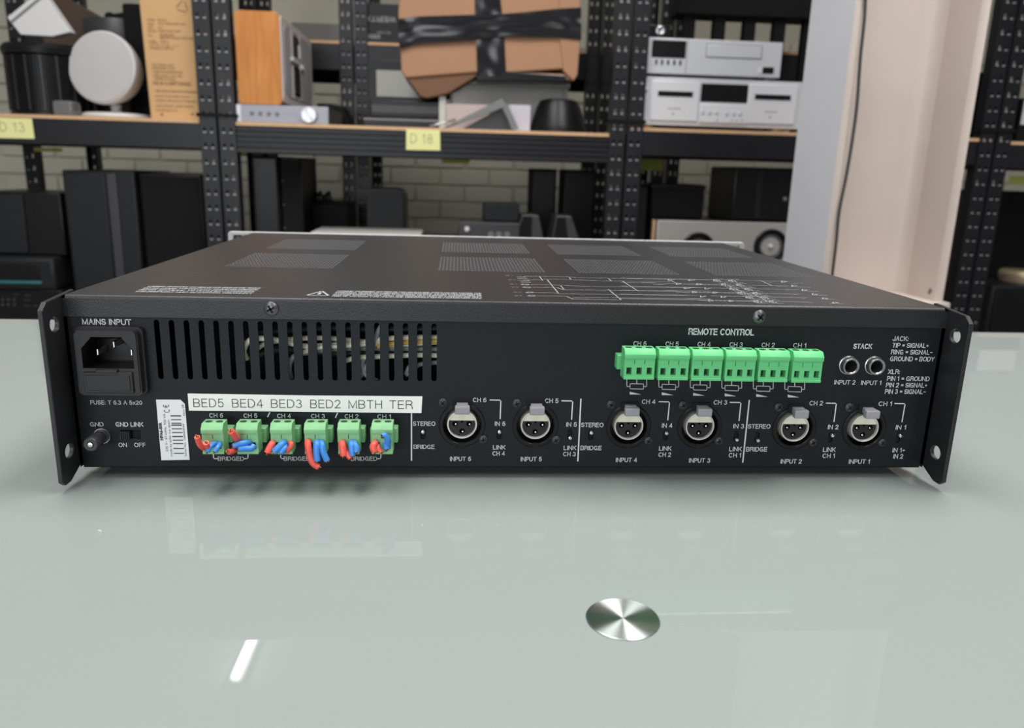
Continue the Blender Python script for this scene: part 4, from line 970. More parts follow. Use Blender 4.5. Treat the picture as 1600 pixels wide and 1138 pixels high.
for px, py in ((253, 179), (301, 178.5)): p = at(px, py, FYB); lathe(b, [(0.003, 0), (0.003, 0.0005), (0, 0.0006)], 12, facing(p.x, FYB, p.z))
t.part('staple', b, 'cardi')
# black bag corner behind the carton
x0, x1, z0, z1 = fr(196, 5, 236, 176, FYB + 0.17)
solo('black_box', box(new(), x0, x1, FYB + 0.17, FYB + 0.3, zL, z1, 0.008), 'blackmatte', 'tall black box behind the tan carton and the round speaker', 'box')

# silver mini amplifier with knob under the radio
YF = RY + 0.012
x0, x1, z0, z1 = fr(369, 160, 513, 190, YF); h_ = z1 - z0; z0 = zM; z1 = zM + h_ - 0.003
t = Thing('silver_receiver', 'low silver receiver with a round knob, under the oak radio', 'receiver', ((x0 + x1) / 2, YF + 0.10, zM))
t.part('body', box(new(), x0 + 0.001, x1 - 0.001, YF + 0.004, YF + 0.26, z0, z1, 0.002), 'darkgrey')
fp = t.part('front_panel', box(new(), x0, x1, YF, YF + 0.005, z0, z1, 0.0015), 'recsilver')
t.part('side_trim', box(new(), x0 + 0.001, x0 + 0.011, YF - 0.0015, YF + 0.001, z0 + 0.001, z1 - 0.001, 0.0005, 1), 'silver', fp)
for px in (393.5, 406.5, 420, 433):
    p = at(px, 172.5, YF); b = new(); lathe(b, [(0.0045, 0), (0.0045, 0.003), (0.003, 0.004), (0, 0.004)], 20, facing(p.x, YF, z0 + h_ * 0.50)); t.part('button', b, 'midgrey', fp)
p = at(483.5, 178, YF); b = new(); lathe(b, [(0.0185, 0), (0.0185, 0.010), (0.0175, 0.012), (0, 0.0121)], 40); kn = mesh_obj('volume_knob', b, 'chrome'); kn.parent = fp; kn.rotation_euler = (PI / 2, 0, 0); kn.location = Vector((p.x, YF, z0 + h_ * 0.47)) - t.m.translation
kn.data.materials.clear(); kn.data.materials.append(M['spunknob'])
b = new()
for px in range(446, 472, 8): p = at(px, 175, YF); box(b, p.x - 0.001, p.x + 0.001, YF - 0.0006, YF + 0.001, z0 + h_ * 0.5 - 0.001, z0 + h_ * 0.5 + 0.001)
t.part('indicator', b, 'midgrey', fp)
rz0 = z1 + 0.0008
# honey oak radio: side towards the camera, face turned to the right
pL = at(369, 90, YF + 0.005); pR = at(438, 90, YF + 0.005); pF = at(482, 90, YF + 0.09)
zt = at(400, 16, YF).z; hR = zt - rz0
# side panel runs along local -x..; the face looks along +x and a little to the camera
wd_ = pR.x - pL.x
face_len = 0.41; fk = face_len / 0.3
t = Thing('oak_radio', 'honey oak cased radio with grey speaker grille, standing on the silver receiver', 'radio', (pR.x, pR.y, rz0), rz=math.radians(0))
b = prism(new(), rrect(-wd_, 0.0, 0, hR, 0.010), 'y', 0, face_len, 0.0015)
t.part('oak_case', b, 'wood', world=False)
# face on the +X side: outline in y,z
def yz(polyf, xa, xb, m, name, par=None, bev=0.0): return t.part(name, prism(new(), [(q[0] * (fk if par is not None else 1), q[1]) for q in polyf], 'x', xa, xb, bev), m, par, world=False)
fc = yz(rrect(0.006, face_len - 0.006, 0.006, hR - 0.006, 0.012), -0.004, 0.003, 'greige', 'face_frame', None, 0.001)
gl = yz(rrect(0.022, 0.3 - 0.02, 0.024, hR - 0.020, 0.030, 6), 0.002, 0.0045, 'grille', 'grille', fc)
yz(rect(0.095, 0.155, 0.034, hR * 0.50), 0.004, 0.0055, 'blackmatte', 'slatted_dial', fc)
yz(rect(0.095, 0.155, hR * 0.62, hR - 0.030), 0.004, 0.0055, 'black', 'display', fc)
for k in range(9): 
    zz = 0.042 + k * (hR * 0.5 - 0.05) / 9; yz(rect(0.098, 0.152, zz, zz + 0.0035), 0.0055, 0.007, 'darkgrey', 'slat', fc)
yz(rect(0.08, 0.095, 0.026, hR - 0.022), 0.004, 0.006, 'greige', 'divider', fc)
yz(rect(0.155, 0.165, 0.026, hR - 0.022), 0.004, 0.006, 'greige', 'divider', fc)
yz(rect(0.146, 0.162, hR * 0.62, hR * 0.78), 0.005, 0.009, 'whitepl', 'slider', fc)
yz(rrect(0.07, 0.14, hR * 0.53, hR * 0.58, 0.004), 0.004, 0.012, 'whitepl', 'tuning_lever', fc)
yz(rrect(0.16, 0.185, hR * 0.50, hR * 0.56, 0.004), 0.004, 0.012, 'whitepl', 'button', fc)
# black rounded object behind the receiver
x0, x1, z0, z1 = fr(486, 158, 541, 192, RY + 0.20)
b = prism(new(), [(x0, zM), (x1, zM), (x1 - 0.002, zM + 0.02), (x1 - 0.02, z1 - 0.006), (x1 - 0.05, z1), (x0, z1)], 'y', RY + 0.285, RY + 0.4, 0.006)
solo('black_pouch', b, 'blackmatte', 'small black rounded pouch right of the silver receiver', 'pouch')
# row 2: black lettered box
x0, x1, z0, z1 = fr(568, 2, 690, 64, Y2 + 0.02)
t = Thing('lettered_box', 'black box with upside down white lettering on the rear row shelf', 'box', ((x0 + x1) / 2, Y2 + 0.12, zE))
t.part('box_body', box(new(), x0, x1, Y2 + 0.02, Y2 + 0.3, zE, zE + (z1 - z0), 0.002), 'charcoal')
b = new(); p = at(597, 30, Y2 + 0.02); stroke_into(b, 'WEIRTX', p.x + 0.004, p.z, 0.088, 0.0125, lambda x, z: Vector((2 * p.x - x, Y2 + 0.0192, 2 * p.z - z)), 'C', 0.11); t.part('lettering', b, 'greyink', smooth=0); b = new()
p2 = at(582, 58, Y2 + 0.02); stroke_into(b, '88888', p2.x, p2.z + 0.002, 0.045, 0.010, lambda x, z: Vector((x, Y2 + 0.0192, z)), 'C', 0.11)
p3 = at(600, 51, Y2 + 0.02); stroke_into(b, 'SEE OTHER', p3.x, p3.z, 0.040, 0.005, lambda x, z: Vector((2 * p3.x - x, Y2 + 0.0192, 2 * p3.z - z)), 'C', 0.08)
t.part('lettering', b, 'greyink', smooth=0, kind='stuff')
# row 2: pale grey device seen left of the posts
x0, x1, z0, z1 = fr(455, 36, 541, 47, Y2 + 0.25)
solo('grey_tray', box(new(), x0, x1, Y2 + 0.25, Y2 + 0.43, at(500, 65, Y2 + 0.25).z * 0 + zE, z1, 0.003), 'midgrey', 'flat grey tray lying on the rear row shelf behind the oak radio', 'tray')
# stack of flat devices left of the taped box
YS = RY + 0.06
for (a, y0, c, y1, m, lab, dep) in ((575, 158, 702, 176, 'darkgrey', 'dark grey flat player second from the top, left under the taped box', 0.28), ):
    pass
x0, x1, z0, z1 = fr(568, 181, 704, 199, YS); zt0 = zM + 0.0
hA = 0.020; 
t = Thing('flat_player', 'flat black player with a pale edge line, lowest left of the taped box', 'player', ((x0 + x1) / 2, YS + 0.12, zM))
t.part('body', box(new(), x0, x1, YS, YS + 0.26, zM, zM + 0.024, 0.002), 'black'); t.part('edge_strip', box(new(), x0, x1, YS - 0.001, YS + 0.003, zM + 0.017, zM + 0.0215), 'midgrey')
x0, x1, _, _ = fr(578, 158, 706, 176, YS)
t = Thing('flat_player', 'dark grey flat player on top of the flat black player', 'player', ((x0 + x1) / 2, YS + 0.12, zM + 0.0245))
t.part('body', box(new(), x0, x1, YS + 0.005, YS + 0.25, zM + 0.0245, zM + 0.066, 0.003), 'black'); t.part('front_strip', box(new(), x0 + 0.004, x1 - 0.004, YS + 0.003, YS + 0.007, zM + 0.036, zM + 0.054), 'darkgrey')
# white framed panel standing behind
x0, x1, z0, z1 = fr(578, 108, 672, 152, YS + 0.27)
t = Thing('framed_board', 'pale board in a black frame standing behind the flat players', 'board', ((x0 + x1) / 2, YS + 0.29, zM))
t.part('frame', box(new(), x0 - 0.006, x1 + 0.01, YS + 0.275, YS + 0.30, zM, z1 + 0.022, 0.002), 'black')
t.part('pane', box(new(), x0 + 0.018, x1, YS + 0.2735, YS + 0.276, z0 + 0.001, z1 - 0.004), 'whitepanel')

# ---- big taped cardboard box resting on a glass / plastic tub
YB = RY + 0.035
def bp(px, py, Y=YB): p = at(px, py, Y); return (p.x, p.z)
t = Thing('taped_box', 'big dented brown cardboard box cross wrapped in glossy black tape', 'box', (at(765, 140, YB).x, YB + 0.12, at(765, 140, YB).z))
front = [bp(627, 112), bp(634, 122), bp(748, 113), bp(790, 114), bp(878, 108), bp(901, 118), bp(906, 60), bp(904, -60), bp(628, -60), bp(622, 20), bp(625, 70)]
b = prism(new(), front, 'y', YB, YB + 0.24, 0.004); t.part('carton_body', b, 'cardo')
# crumpled underside flap
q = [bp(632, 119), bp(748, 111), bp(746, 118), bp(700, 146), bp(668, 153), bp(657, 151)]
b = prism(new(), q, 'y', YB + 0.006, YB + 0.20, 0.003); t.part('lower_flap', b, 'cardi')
q = [bp(790, 112), bp(893, 116), bp(893, 125), bp(870, 122), bp(792, 123)]
t.part('lower_flap', prism(new(), q, 'y', YB + 0.004, YB + 0.2, 0.002), 'cardo')
q = [bp(872, -60), bp(906, -60), bp(907, 60), bp(902, 118), bp(896, 127), bp(880, 112), bp(874, 60)]
t.part('side_flap', prism(new(), q, 'y', YB - 0.004, YB + 0.03, 0.003), 'cardo', label='creased side flap')
# tape: real strips with slight wrinkles
def strip(pts, Y, wob, name='tape_strip'):
    """quad strip grid between two polylines"""
    A, B = pts; b = new(); n = 22; rows = 9; g = []
    for i in range(n + 1):
        u = i / n * (len(A) - 1); k = min(int(u), len(A) - 2); f = u - k
        a = Vector(at(A[k][0] + (A[k + 1][0] - A[k][0]) * f, A[k][1] + (A[k + 1][1] - A[k][1]) * f, Y)); c = Vector(at(B[k][0] + (B[k + 1][0] - B[k][0]) * f, B[k][1] + (B[k + 1][1] - B[k][1]) * f, Y))
        row = []
        for j in range(rows + 1):
            p = a.lerp(c, j / rows); p.y = Y - 0.002 + (math.sin(i * 0.55 + j * 0.35) * math.cos(i * 0.31 - j * 0.62) + 0.35 * math.sin(i * 1.3 - j * 0.9)) * wob * 0.35
            row.append(b.verts.new(p))
        g.append(row)
    for i in range(n):
        for j in range(rows): b.faces.new((g[i][j], g[i][j + 1], g[i + 1][j + 1], g[i + 1][j]))
    r = bmesh.ops.extrude_face_region(b, geom=list(b.faces))
    for v in r['geom']:
        if isinstance(v, bmesh.types.BMVert): v.co.y += 0.0015
    bmesh.ops.recalc_face_normals(b, faces=b.faces)
    t.part(name, b, 'ducttape', smooth=60)
strip(([(622, 30), (650, 26), (745, 23), (790, 22), (870, 14), (908, 12)], [(624, 76), (650, 68), (745, 62), (790, 57), (870, 58), (908, 62)]), YB - 0.0075, 0.005)
strip(([(741, -60), (742, 10), (744, 60), (746, 119)], [(776, -60), (783, 10), (788, 60), (791, 119)]), YB - 0.001, 0.003)
q = [bp(745, 112), bp(792, 112), bp(884, 118), bp(884, 128), bp(744, 126)]
t.part('tape_strip', prism(new(), q, 'y', YB - 0.003, YB + 0.1, 0.002), 'ducttape')

# clear plastic tub under the box and things in front of it
x0, x1, z0, z1 = fr(703, 128, 888, 164, YB + 0.05)
zb = at(760, 153, YB + 0.05).z
t = Thing('plastic_tub', 'smoky clear plastic tub underneath the taped box', 'tub', ((x0 + x1) / 2, YB + 0.13, zM))
tz1 = at(765, 126, YB + 0.05).z
b = box(new(), x0, x1, YB + 0.05, YB + 0.22, zM, tz1, 0.008); t.part('tub_body', b, 'clearp')
t.part('tub_lid', box(new(), x0 - 0.004, x1 + 0.004, YB + 0.046, YB + 0.224, tz1 - 0.014, tz1 + 0.0005, 0.003), 'clearp')
x0, x1, z0, z1 = fr(688, 152, 765, 182, YB + 0.02)
t = Thing('pale_pink_box', 'flat pale pink box in front of the clear tub', 'box', ((x0 + x1) / 2, YB + 0.03, zM))
t.part('box_body', box(new(), at(697, 170, YB + .02).x, x1, YB + 0.02, YB + 0.044, zM, at(730, 163, YB + .02).z, 0.001), 'pink')
solo('beige_block', box(new(), at(686, 165, YB + .02).x, at(696.5, 165, YB + .02).x, YB + 0.02, YB + 0.044, zM, at(690, 150, YB + 0.02).z, 0.001), 'whitepanel', 'narrow upright beige block left of the pale pink box', 'block')
solo('lilac_box', box(new(), at(795, 172, YB + .02).x, at(829, 172, YB + .02).x, YB + 0.02, YB + 0.044, zM, at(812, 164, YB + .02).z, 0.001), 'lilac', 'small pale lilac box between the grey bracket and the black horn', 'box')
# grey angle bracket (open frame lying on edge)
YK = RY + 0.018
t = Thing('angle_bracket', 'grey metal frame lying on edge, its corner pointing up, at the shelf edge', 'bracket', (at(755, 195, YK).x, YK, zM))
def bar(p0, p1, wpx, Y, dep, m, name, lab=None):
    a = at(*p0, Y); c = at(*p1, Y); d_ = Vector((c.x - a.x, c.z - a.z)).normalized(); n_ = Vector((-d_.y, d_.x)) * wpx * 0.00083
    b = prism(new(), [(a.x - n_.x, a.z - n_.y), (c.x - n_.x, c.z - n_.y), (c.x + n_.x, c.z + n_.y), (a.x + n_.x, a.z + n_.y)], 'y', Y, Y + dep, 0.0006)
    for v in b.verts: v.co.z = max(v.co.z, zM + 0.0002)
    return t.part(name, b, m)
bar((694, 207), (788, 160), 13, YK, 0.014, 'midgrey', 'long_bar'); bar((788, 163), (806, 203), 9, YK + 0.001, 0.02, 'midgrey', 'short_bar')
b = prism(new(), [(at(722, 200, YK).x, zM + 0.0002), (at(800, 203, YK).x, zM + 0.0002), (at(784, 168, YK).x, at(784, 168, YK).z)], 'y', YK + 0.016, YK + 0.018); t.part('back_sheet', b, 'darkgrey')
YKs = RY + 0.012
a = at(671, 197, YKs); c = at(712, 187, YKs)
solo('silver_rod', (lambda b: tube(b, [(a.x, YKs, zM + 0.0035), (c.x, YKs + 0.002, c.z)], 0.003, 10, False))(new()), 'alu', 'thin silver rod leaning left of the grey frame', 'rod')
# black ring / horn speaker lying on the shelf
x0, x1, z0, z1 = fr(828, 157, 922, 206, RY + 0.05); cx = (x0 + x1) / 2; Rr = (x1 - x0) / 2 * 0.98
t = Thing('black_horn', 'glossy black domed speaker lying at the right end of the middle shelf', 'speaker', (cx, RY + 0.12, zM))
b = new(); hh = at(870, 157, RY + 0.12).z - zM
lathe(b, [(0, 0), (Rr, 0), (Rr, 0.008), (Rr * 0.96, 0.018), (Rr * 0.80, hh * 0.72), (Rr * 0.66, hh * 0.95), (Rr * 0.5, hh), (0, hh * 0.98)], 48, Matrix.Translation((cx, RY + 0.10, zM))); t.part('shell', b, 'black')
b = new(); lathe(b, [(Rr * 0.62, hh * 0.62), (Rr * 0.60, hh * 0.66)] and [(Rr * 0.95, 0.020), (Rr * 0.90, 0.030), (Rr * 0.87, 0.032), (Rr * 0.86, 0.026)], 48, Matrix.Translation((cx, RY + 0.10, zM))); t.part('chrome_ring', b, 'steel')

# ---- cassette deck and disc player
YD = RY + 0.028
x0, x1, z0, z1 = fr(985, 119, 1253, 197, YD)
dk_z0 = zR + 0.009; sk = 0
z1 = at(1130, 124, YD).z
t = Thing('cassette_deck', 'silver double cassette deck with a dark display, under the disc player', 'cassette deck', ((x0 + x1) / 2, YD + 0.13, zR))
t.part('body', box(new(), x0 + 0.002, x1 - 0.002, YD + 0.004, YD + 0.27, dk_z0, z1 - 0.001, 0.002), 'silver')
fp = t.part('front_panel', box(new(), x0, x1, YD, YD + 0.006, dk_z0, z1, 0.002), 'silver')
for xx in (x0 + 0.05, x1 - 0.05):
    b = new(); lathe(b, [(0, zR), (0.016, zR), (0.018, dk_z0), (0, dk_z0)], 20, Matrix.Translation((xx, YD + 0.03, 0))); t.part('foot', b, 'brass')
for xx in (x0 + 0.05, x1 - 0.05):
    b = new(); lathe(b, [(0, zR), (0.016, zR), (0.018, dk_z0), (0, dk_z0)], 20, Matrix.Translation((xx, YD + 0.23, 0))); t.part('foot', b, 'black')
hD = z1 - dk_z0
def R4(px0, px1): return at(px0, 160, YD).x, at(px1, 160, YD).x
for a, c in ((1016, 1091), (1167, 1244)):
    xa, xc = R4(a, c); d_ = t.part('cassette_door', box(new(), xa, xc, YD - 0.005, YD + 0.001, dk_z0 + hD * 0.09, dk_z0 + hD * 0.93, 0.0025), 'silverlt', fp)
    m_ = (xa + xc) / 2; hw = (xc - xa) * 0.36
    t.part('door_slot', box(new(), m_ - hw, m_ + hw, YD - 0.0058, YD - 0.004, dk_z0 + hD * 0.60, dk_z0 + hD * 0.71), 'black', fp)
    t.part('slot_rim', box(new(), m_ - hw - 0.003, m_ + hw + 0.003, YD - 0.0054, YD - 0.0045, dk_z0 + hD * 0.575, dk_z0 + hD * 0.725), 'silver', fp)
    b = new(); lathe(b, [(0.0025, 0), (0.0025, 0.0006), (0, 0.0007)], 12, facing(m_ - 0.002, YD - 0.005, dk_z0 + hD * 0.24)); box(b, m_ - 0.018, m_ + 0.016, YD - 0.0054, YD - 0.0045, dk_z0 + hD * 0.34, dk_z0 + hD * 0.36); t.part('door_mark', b, 'grey', fp)
xa, xc = R4(1094, 1168)
t.part('display', box(new(), xa, xc, YD - 0.002, YD + 0.001, dk_z0 + hD * 0.52, dk_z0 + hD * 0.90, 0.001, 1), 'black', fp)
t.part('button_ledge', box(new(), xa, xc, YD - 0.006, YD + 0.001, dk_z0 + hD * 0.08, dk_z0 + hD * 0.47, 0.002), 'silverlt', fp)
for px, zz in ((1098, .30), (1109, .30), (1119.5, .30), (1136, .29), (1147, .29), (1157, .29), (1121, .17), (1144, .17), (1152, .17), (1160, .17)):
    xx = at(px, 160, YD).x; b = new(); lathe(b, [(0.0052 if zz > .2 else .0028, 0), (0.0048 if zz > .2 else .0026, 0.003), (0, 0.0034)], 20, facing(xx, YD - 0.006, dk_z0 + hD * zz)); t.part('button', b, 'silver', fp)
for px, zz, r in ((1003, .47, .0018), (1003, .36, .002), (1003, .20, .0042)):
    b = new(); lathe(b, [(r, 0), (r, 0.003), (0, 0.003)], 16, facing(at(px, 160, YD).x, YD, dk_z0 + hD * zz)); t.part('knob', b, 'darkgrey', fp)
t.part('power_button', box(new(), at(1001, 160, YD).x, at(1012, 160, YD).x, YD - 0.004, YD + 0.001, dk_z0 + hD * 0.70, dk_z0 + hD * 0.78, 0.002), 'silverlt', fp)
# disc player on top
pz0 = z1 + 0.008
YP = YD + 0.0
x0, x1, a_, b_ = fr(1007, 60, 1222, 113, YP); pz1 = at(1115, 62, YP).z; hP = pz1 - pz0
t = Thing('disc_player', 'narrow silver disc player with a dark display, on top of the cassette deck', 'disc player', ((x0 + x1) / 2, YP + 0.12, z1))
t.part('body', box(new(), x0 + 0.002, x1 - 0.002, YP + 0.004, YP + 0.24, pz0, pz1 - 0.001, 0.002), 'silver')
fp = t.part('front_panel', box(new(), x0, x1, YP, YP + 0.006, pz0, pz1, 0.002), 'silver')
for xx in (x0 + 0.04, x1 - 0.04):
    for yy in (YP + 0.03, YP + 0.2):
        b = new(); lathe(b, [(0, z1), (0.012, z1), (0.014, pz0), (0, pz0)], 20, Matrix.Translation((xx, yy, 0))); t.part('foot', b, 'black')
def PX(px): return at(px, 86, YP).x
t.part('display', box(new(), PX(1018), PX(1071), YP - 0.002, YP + 0.001, pz0 + hP * 0.45, pz0 + hP * 0.93, 0.001, 1), 'black', fp)
t.part('disc_tray', box(new(), PX(1104), PX(1189), YP - 0.003, YP + 0.001, pz0 + hP * 0.52, pz0 + hP * 0.86, 0.0015), 'silver', fp)
t.part('tray_groove', box(new(), PX(1102.5), PX(1190.5), YP - 0.0008, YP + 0.001, pz0 + hP * 0.495, pz0 + hP * 0.885), 'grey', fp)
t.part('window', box(new(), PX(1194), PX(1211), YP - 0.002, YP + 0.001, pz0 + hP * 0.11, pz0 + hP * 0.29, 0.0005, 1), 'black', fp)
t.part('open_button', box(new(), PX(1188), PX(1192.5), YP - 0.003, YP + 0.001, pz0 + hP * 0.10, pz0 + hP * 0.28, 0.0005, 1), 'silverlt', fp)
t.part('panel_seam', box(new(), PX(1072.5), PX(1073.6), YP - 0.0008, YP + 0.001, pz0 + 0.002, pz1 - 0.002), 'grey', fp)
for px in (1026, 1035, 1044.5, 1054, 1063.5):
    t.part('button', box(new(), PX(px) - 0.0024, PX(px) + 0.0024, YP - 0.004, YP + 0.001, pz0 + hP * 0.26, pz0 + hP * 0.39, 0.0008, 1), 'darkgrey', fp)
# little black camera box with a round lens on top
x0, x1, z0, z1b = fr(1007, 38, 1048, 58, YP + 0.02)
t = Thing('small_black_speaker', 'small black box with a silver round lens on top of the disc player', 'speaker', ((x0 + x1) / 2, YP + 0.05, pz1))
t.part('body', box(new(), x0, x1, YP + 0.02, YP + 0.09, pz1, z1b, 0.003), 'black')
p = at(1032, 48, YP + 0.02); b = new(); lathe(b, [(0.0115, 0), (0.0115, 0.004), (0.008, 0.005), (0.004, 0.003), (0, 0.003)], 28, facing(p.x, YP + 0.02, p.z)); t.part('lens', b, 'steel')
# dark boxes at the back of the right shelf
for (a, y0, c, y1, Y, m, lab) in ((1060, -40, 1300, 26, RY + 0.30, 'blackmatte', 'long black case high behind the disc player'),):
    x0, x1, z0, z1_ = fr(a, y0, c, y1, Y)
    t = Thing('black_case', lab, 'case', ((x0 + x1) / 2, Y + 0.05, zR))
    t.part('case_body', box(new(), x0, x1, Y, Y + 0.1, z0, z1_, 0.004), m)
    for k in range(5):
        xx = x0 + (x1 - x0) * (0.10 + 0.2 * k); t.part('leg', box(new(), xx - 0.016, xx + 0.016, Y + 0.02, Y + 0.05, zR, z0 + 0.002), m)
# things right of the column on the upper level
x0, x1, z0, z1_ = fr(1480, 75, 1555, 200, RY + 0.06)
solo('black_speaker', box(new(), x0, x1, RY + 0.06, RY + 0.3, zR, at(1520, 112, RY + 0.06).z, 0.004), 'black', 'black box on the upper shelf just right of the column', 'box')
x0, x1, z0, z1_ = fr(1480, 62, 1566, 70, RY + 0.2)
t = Thing('glass_shelf_stand', 'pale flat tray on a black stand behind the column', 'tray', ((x0 + x1) / 2, RY + 0.35, zR))
t.part('tray', box(new(), x0, x1, RY + 0.31, RY + 0.42, z0, z1_, 0.002), 'greige'); t.part('stand', box(new(), x0 + 0.01, x1 - 0.02, RY + 0.33, RY + 0.41, zR, z0), 'charcoal')
x0, x1, z0, z1_ = fr(1597, 158, 1660, 196, RY + 0.03)
t = Thing('monitor', 'screen with a pale blue picture at the right edge', 'monitor', ((x0 + x1) / 2, RY + 0.06, zR - 0.005))
t.part('bezel', box(new(), x0 - 0.004, x1 + 0.004, RY + 0.03, RY + 0.06, zR - 0.005, z1_ + 0.006, 0.002), 'black')
t.part('screen', box(new(), x0, x1, RY + 0.0285, RY + 0.031, z0, z1_), 'lilac')

# ================================================================== LOWER SHELF
LZ = LB
def spk(name, label, px0, py0, px1, Y, dep, m, cat='speaker', ztop=None, zb=LZ, bev=0.004, rz=0):
    x0 = at(px0, 340, Y).x; x1 = at(px1, 340, Y).x; z1 = at((px0 + px1) / 2, py0, Y).z
    t = Thing(name, label, cat, ((x0 + x1) / 2, Y + dep / 2, zb), rz=rz)
    hw = (x1 - x0) / 2
    t.part('cabinet', box(new(), -hw, hw, -dep / 2, dep / 2, 0, z1 - zb, bev), m, world=False)
    return t, hw, z1 - zb, dep
t, hw, hh, dp = spk('tower_speaker', 'tall charcoal speaker cabinet on the lower shelf at left', 104, 267, 215, RY + 0.05, 0.26, 'charcoal')
t.part('front_grille', box(new(), -hw + 0.006, hw * 0.2, -dp / 2 - 0.006, -dp / 2, 0.01, hh - 0.006, 0.003), 'charcoal', world=False)
t.part('front_band', box(new(), hw * 0.24, hw * 0.50, -dp / 2 - 0.004, -dp / 2, 0.01, hh - 0.006, 0.002), 'darkgrey', world=False)
t, hw, hh, dp = spk('tower_speaker', 'black speaker cabinet between the tall charcoal cabinet and the left posts', 222, 272, 318, RY + 0.06, 0.25, 'black')
t.part('front_grille', box(new(), -hw + 0.005, hw - 0.005, -dp / 2 - 0.005, -dp / 2, 0.01, hh - 0.006, 0.003), 'blackmatte', world=False)
# hi-fi pile at far left
x0 = at(-60, 440, RY + 0.05).x; x1 = at(98, 440, RY + 0.05).x
zz1 = at(50, 452, RY + 0.05).z
t = Thing('mixer_unit', 'black unit with rows of tiny pale marks, lowest in the left hi-fi pile', 'hi-fi unit', ((x0 + x1) / 2, RY + 0.15, LZ))
t.part('body', box(new(), x0, x1, RY + 0.04, RY + 0.28, LZ, zz1, 0.003), 'black')
b = new()
for px in (4, 13, 22.5):
    for py in (468.5, 476.5): p = at(px, py, RY + 0.04); box(b, p.x - 0.003, p.x + 0.003, RY + 0.0385, RY + 0.041, p.z - 0.004, p.z + 0.004, 0.001, 1)
for px, py in ((26, 460), (44, 462), (43, 469), (43, 478), (56, 478)): p = at(px, py, RY + 0.04); box(b, p.x - 0.007, p.x + 0.007, RY + 0.0385, RY + 0.041, p.z - 0.0012, p.z + 0.0012)
t.part('button_marks', b, 'darkgrey')
zz2 = at(50, 402, RY + 0.03).z
t = Thing('stereo_unit', 'dark stereo with a teal strip under its display, in the left hi-fi pile', 'stereo', ((x0 + x1) / 2, RY + 0.14, zz1))
t.part('body', box(new(), x0, x1 - 0.006, RY + 0.03, RY + 0.26, zz1 + 0.0003, zz2, 0.010), 'charcoal')
p0 = at(-50, 410, RY + .03); p1 = at(63, 436, RY + .03)
t.part('display', box(new(), p0.x, p1.x, RY + 0.027, RY + 0.032, p1.z, p0.z, 0.002), 'black')
p0 = at(-50, 439, RY + .03); p1 = at(66, 443, RY + .03)
t.part('teal_strip', box(new(), p0.x, p1.x, RY + 0.026, RY + 0.032, p1.z - 0.001, p0.z + 0.002, 0.001, 1), 'teal')
xa = at(-40, 300, RY + 0.06).x; xb = at(90, 300, RY + 0.06).x; zz3 = at(60, 301, RY + 0.07).z
t = Thing('black_cabinet', 'black cabinet on top of the dark stereo at far left', 'speaker', ((xa + xb) / 2, RY + 0.17, zz2))
t.part('cabinet', box(new(), xa, xb, RY + 0.07, RY + 0.26, zz2 + 0.0003, zz3, 0.004), 'black'); t.part('front_grille', box(new(), xa + 0.005, at(40, 340, RY + .07).x, RY + 0.064, RY + 0.071, zz2 + 0.006, zz3 - 0.006, 0.002), 'charcoal')
# middle rack: tall black boxes at left, flat box, rounded speaker, receiver
t, hw, hh, dp = spk('black_tower', 'tall black cabinet right of the left posts, widest of the two', 397, 244, 438, RY + 0.08, 0.22, 'blackmatte')
t.part('front_grille', box(new(), -hw + 0.004, hw - 0.004, -dp / 2 - 0.004, -dp / 2, 0.01, hh - 0.005, 0.002), 'black', world=False)
t, hw, hh, dp = spk('black_tower', 'tall narrow black cabinet, right of the wider black cabinet', 440, 246, 474, RY + 0.10, 0.22, 'black')
t.part('front_grille', box(new(), -hw + 0.004, hw - 0.004, -dp / 2 - 0.004, -dp / 2, 0.01, hh - 0.005, 0.002), 'blackmatte', world=False)
for k in range(5): t.part('stud', (lambda b: lathe(b, [(0.002, 0), (0.001, 0.002), (0, 0.002)], 10, facing(-hw + 0.008, -dp / 2 - 0.004, hh - 0.06 - 0.06 * k)))(new()), 'midgrey', world=False)
t, hw, hh, dp = spk('low_black_case', 'low black case left of the rounded black speaker', 479, 317, 545, RY + 0.24, 0.15, 'blackmatte', cat='case')
t.part('lid', box(new(), -hw, hw, -dp / 2 - 0.003, dp / 2, hh * 0.72, hh * 0.74), 'black', world=False)
b = new()
for k in range(6): tube(b, [(-hw + 0.01 + 0.008 * k, -0.02, hh), (-hw + 0.014 + 0.008 * k, -0.015, hh + 0.018 + 0.006 * (k % 3)), (-hw + 0.020 + 0.008 * k, -0.01, hh + 0.001)], 0.003, 6)
t.part('cord_coil', b, 'blackmatte', world=False)
xa = at(572, 340, RY + 0.20).x; xb = at(632, 340, RY + 0.20).x; zt = at(600, 294, RY + 0.20).z
t = Thing('rounded_speaker', 'black speaker with a rounded top on the lower middle shelf', 'speaker', ((xa + xb) / 2, RY + 0.28, LZ))
t.part('cabinet', prism(new(), rrect(xa, xb, LZ, zt, 0.022), 'y', RY + 0.21, RY + 0.36, 0.003), 'black'); t.part('front_grille', prism(new(), rrect(xa + 0.006, xb - 0.006, LZ + 0.01, zt - 0.007, 0.018), 'y', RY + 0.205, RY + 0.211), 'charcoal')
x0, x1, z0, z1_ = fr(488, 357, 656, 400, RY + 0.03); zf = at(570, 364, RY + 0.03).z
t = Thing('pale_flat_box', 'large flat box with a pale worn top on the lower middle shelf', 'box', ((x0 + x1) / 2, RY + 0.12, LZ))
t.part('box_body', box(new(), x0, x1, RY + 0.03, RY + 0.20, LZ, zf - 0.012, 0.002), 'charcoal'); t.part('lid', box(new(), x0 - 0.003, x1 + 0.003, RY + 0.027, RY + 0.203, zf - 0.012, zf, 0.002), 'whitepanel')
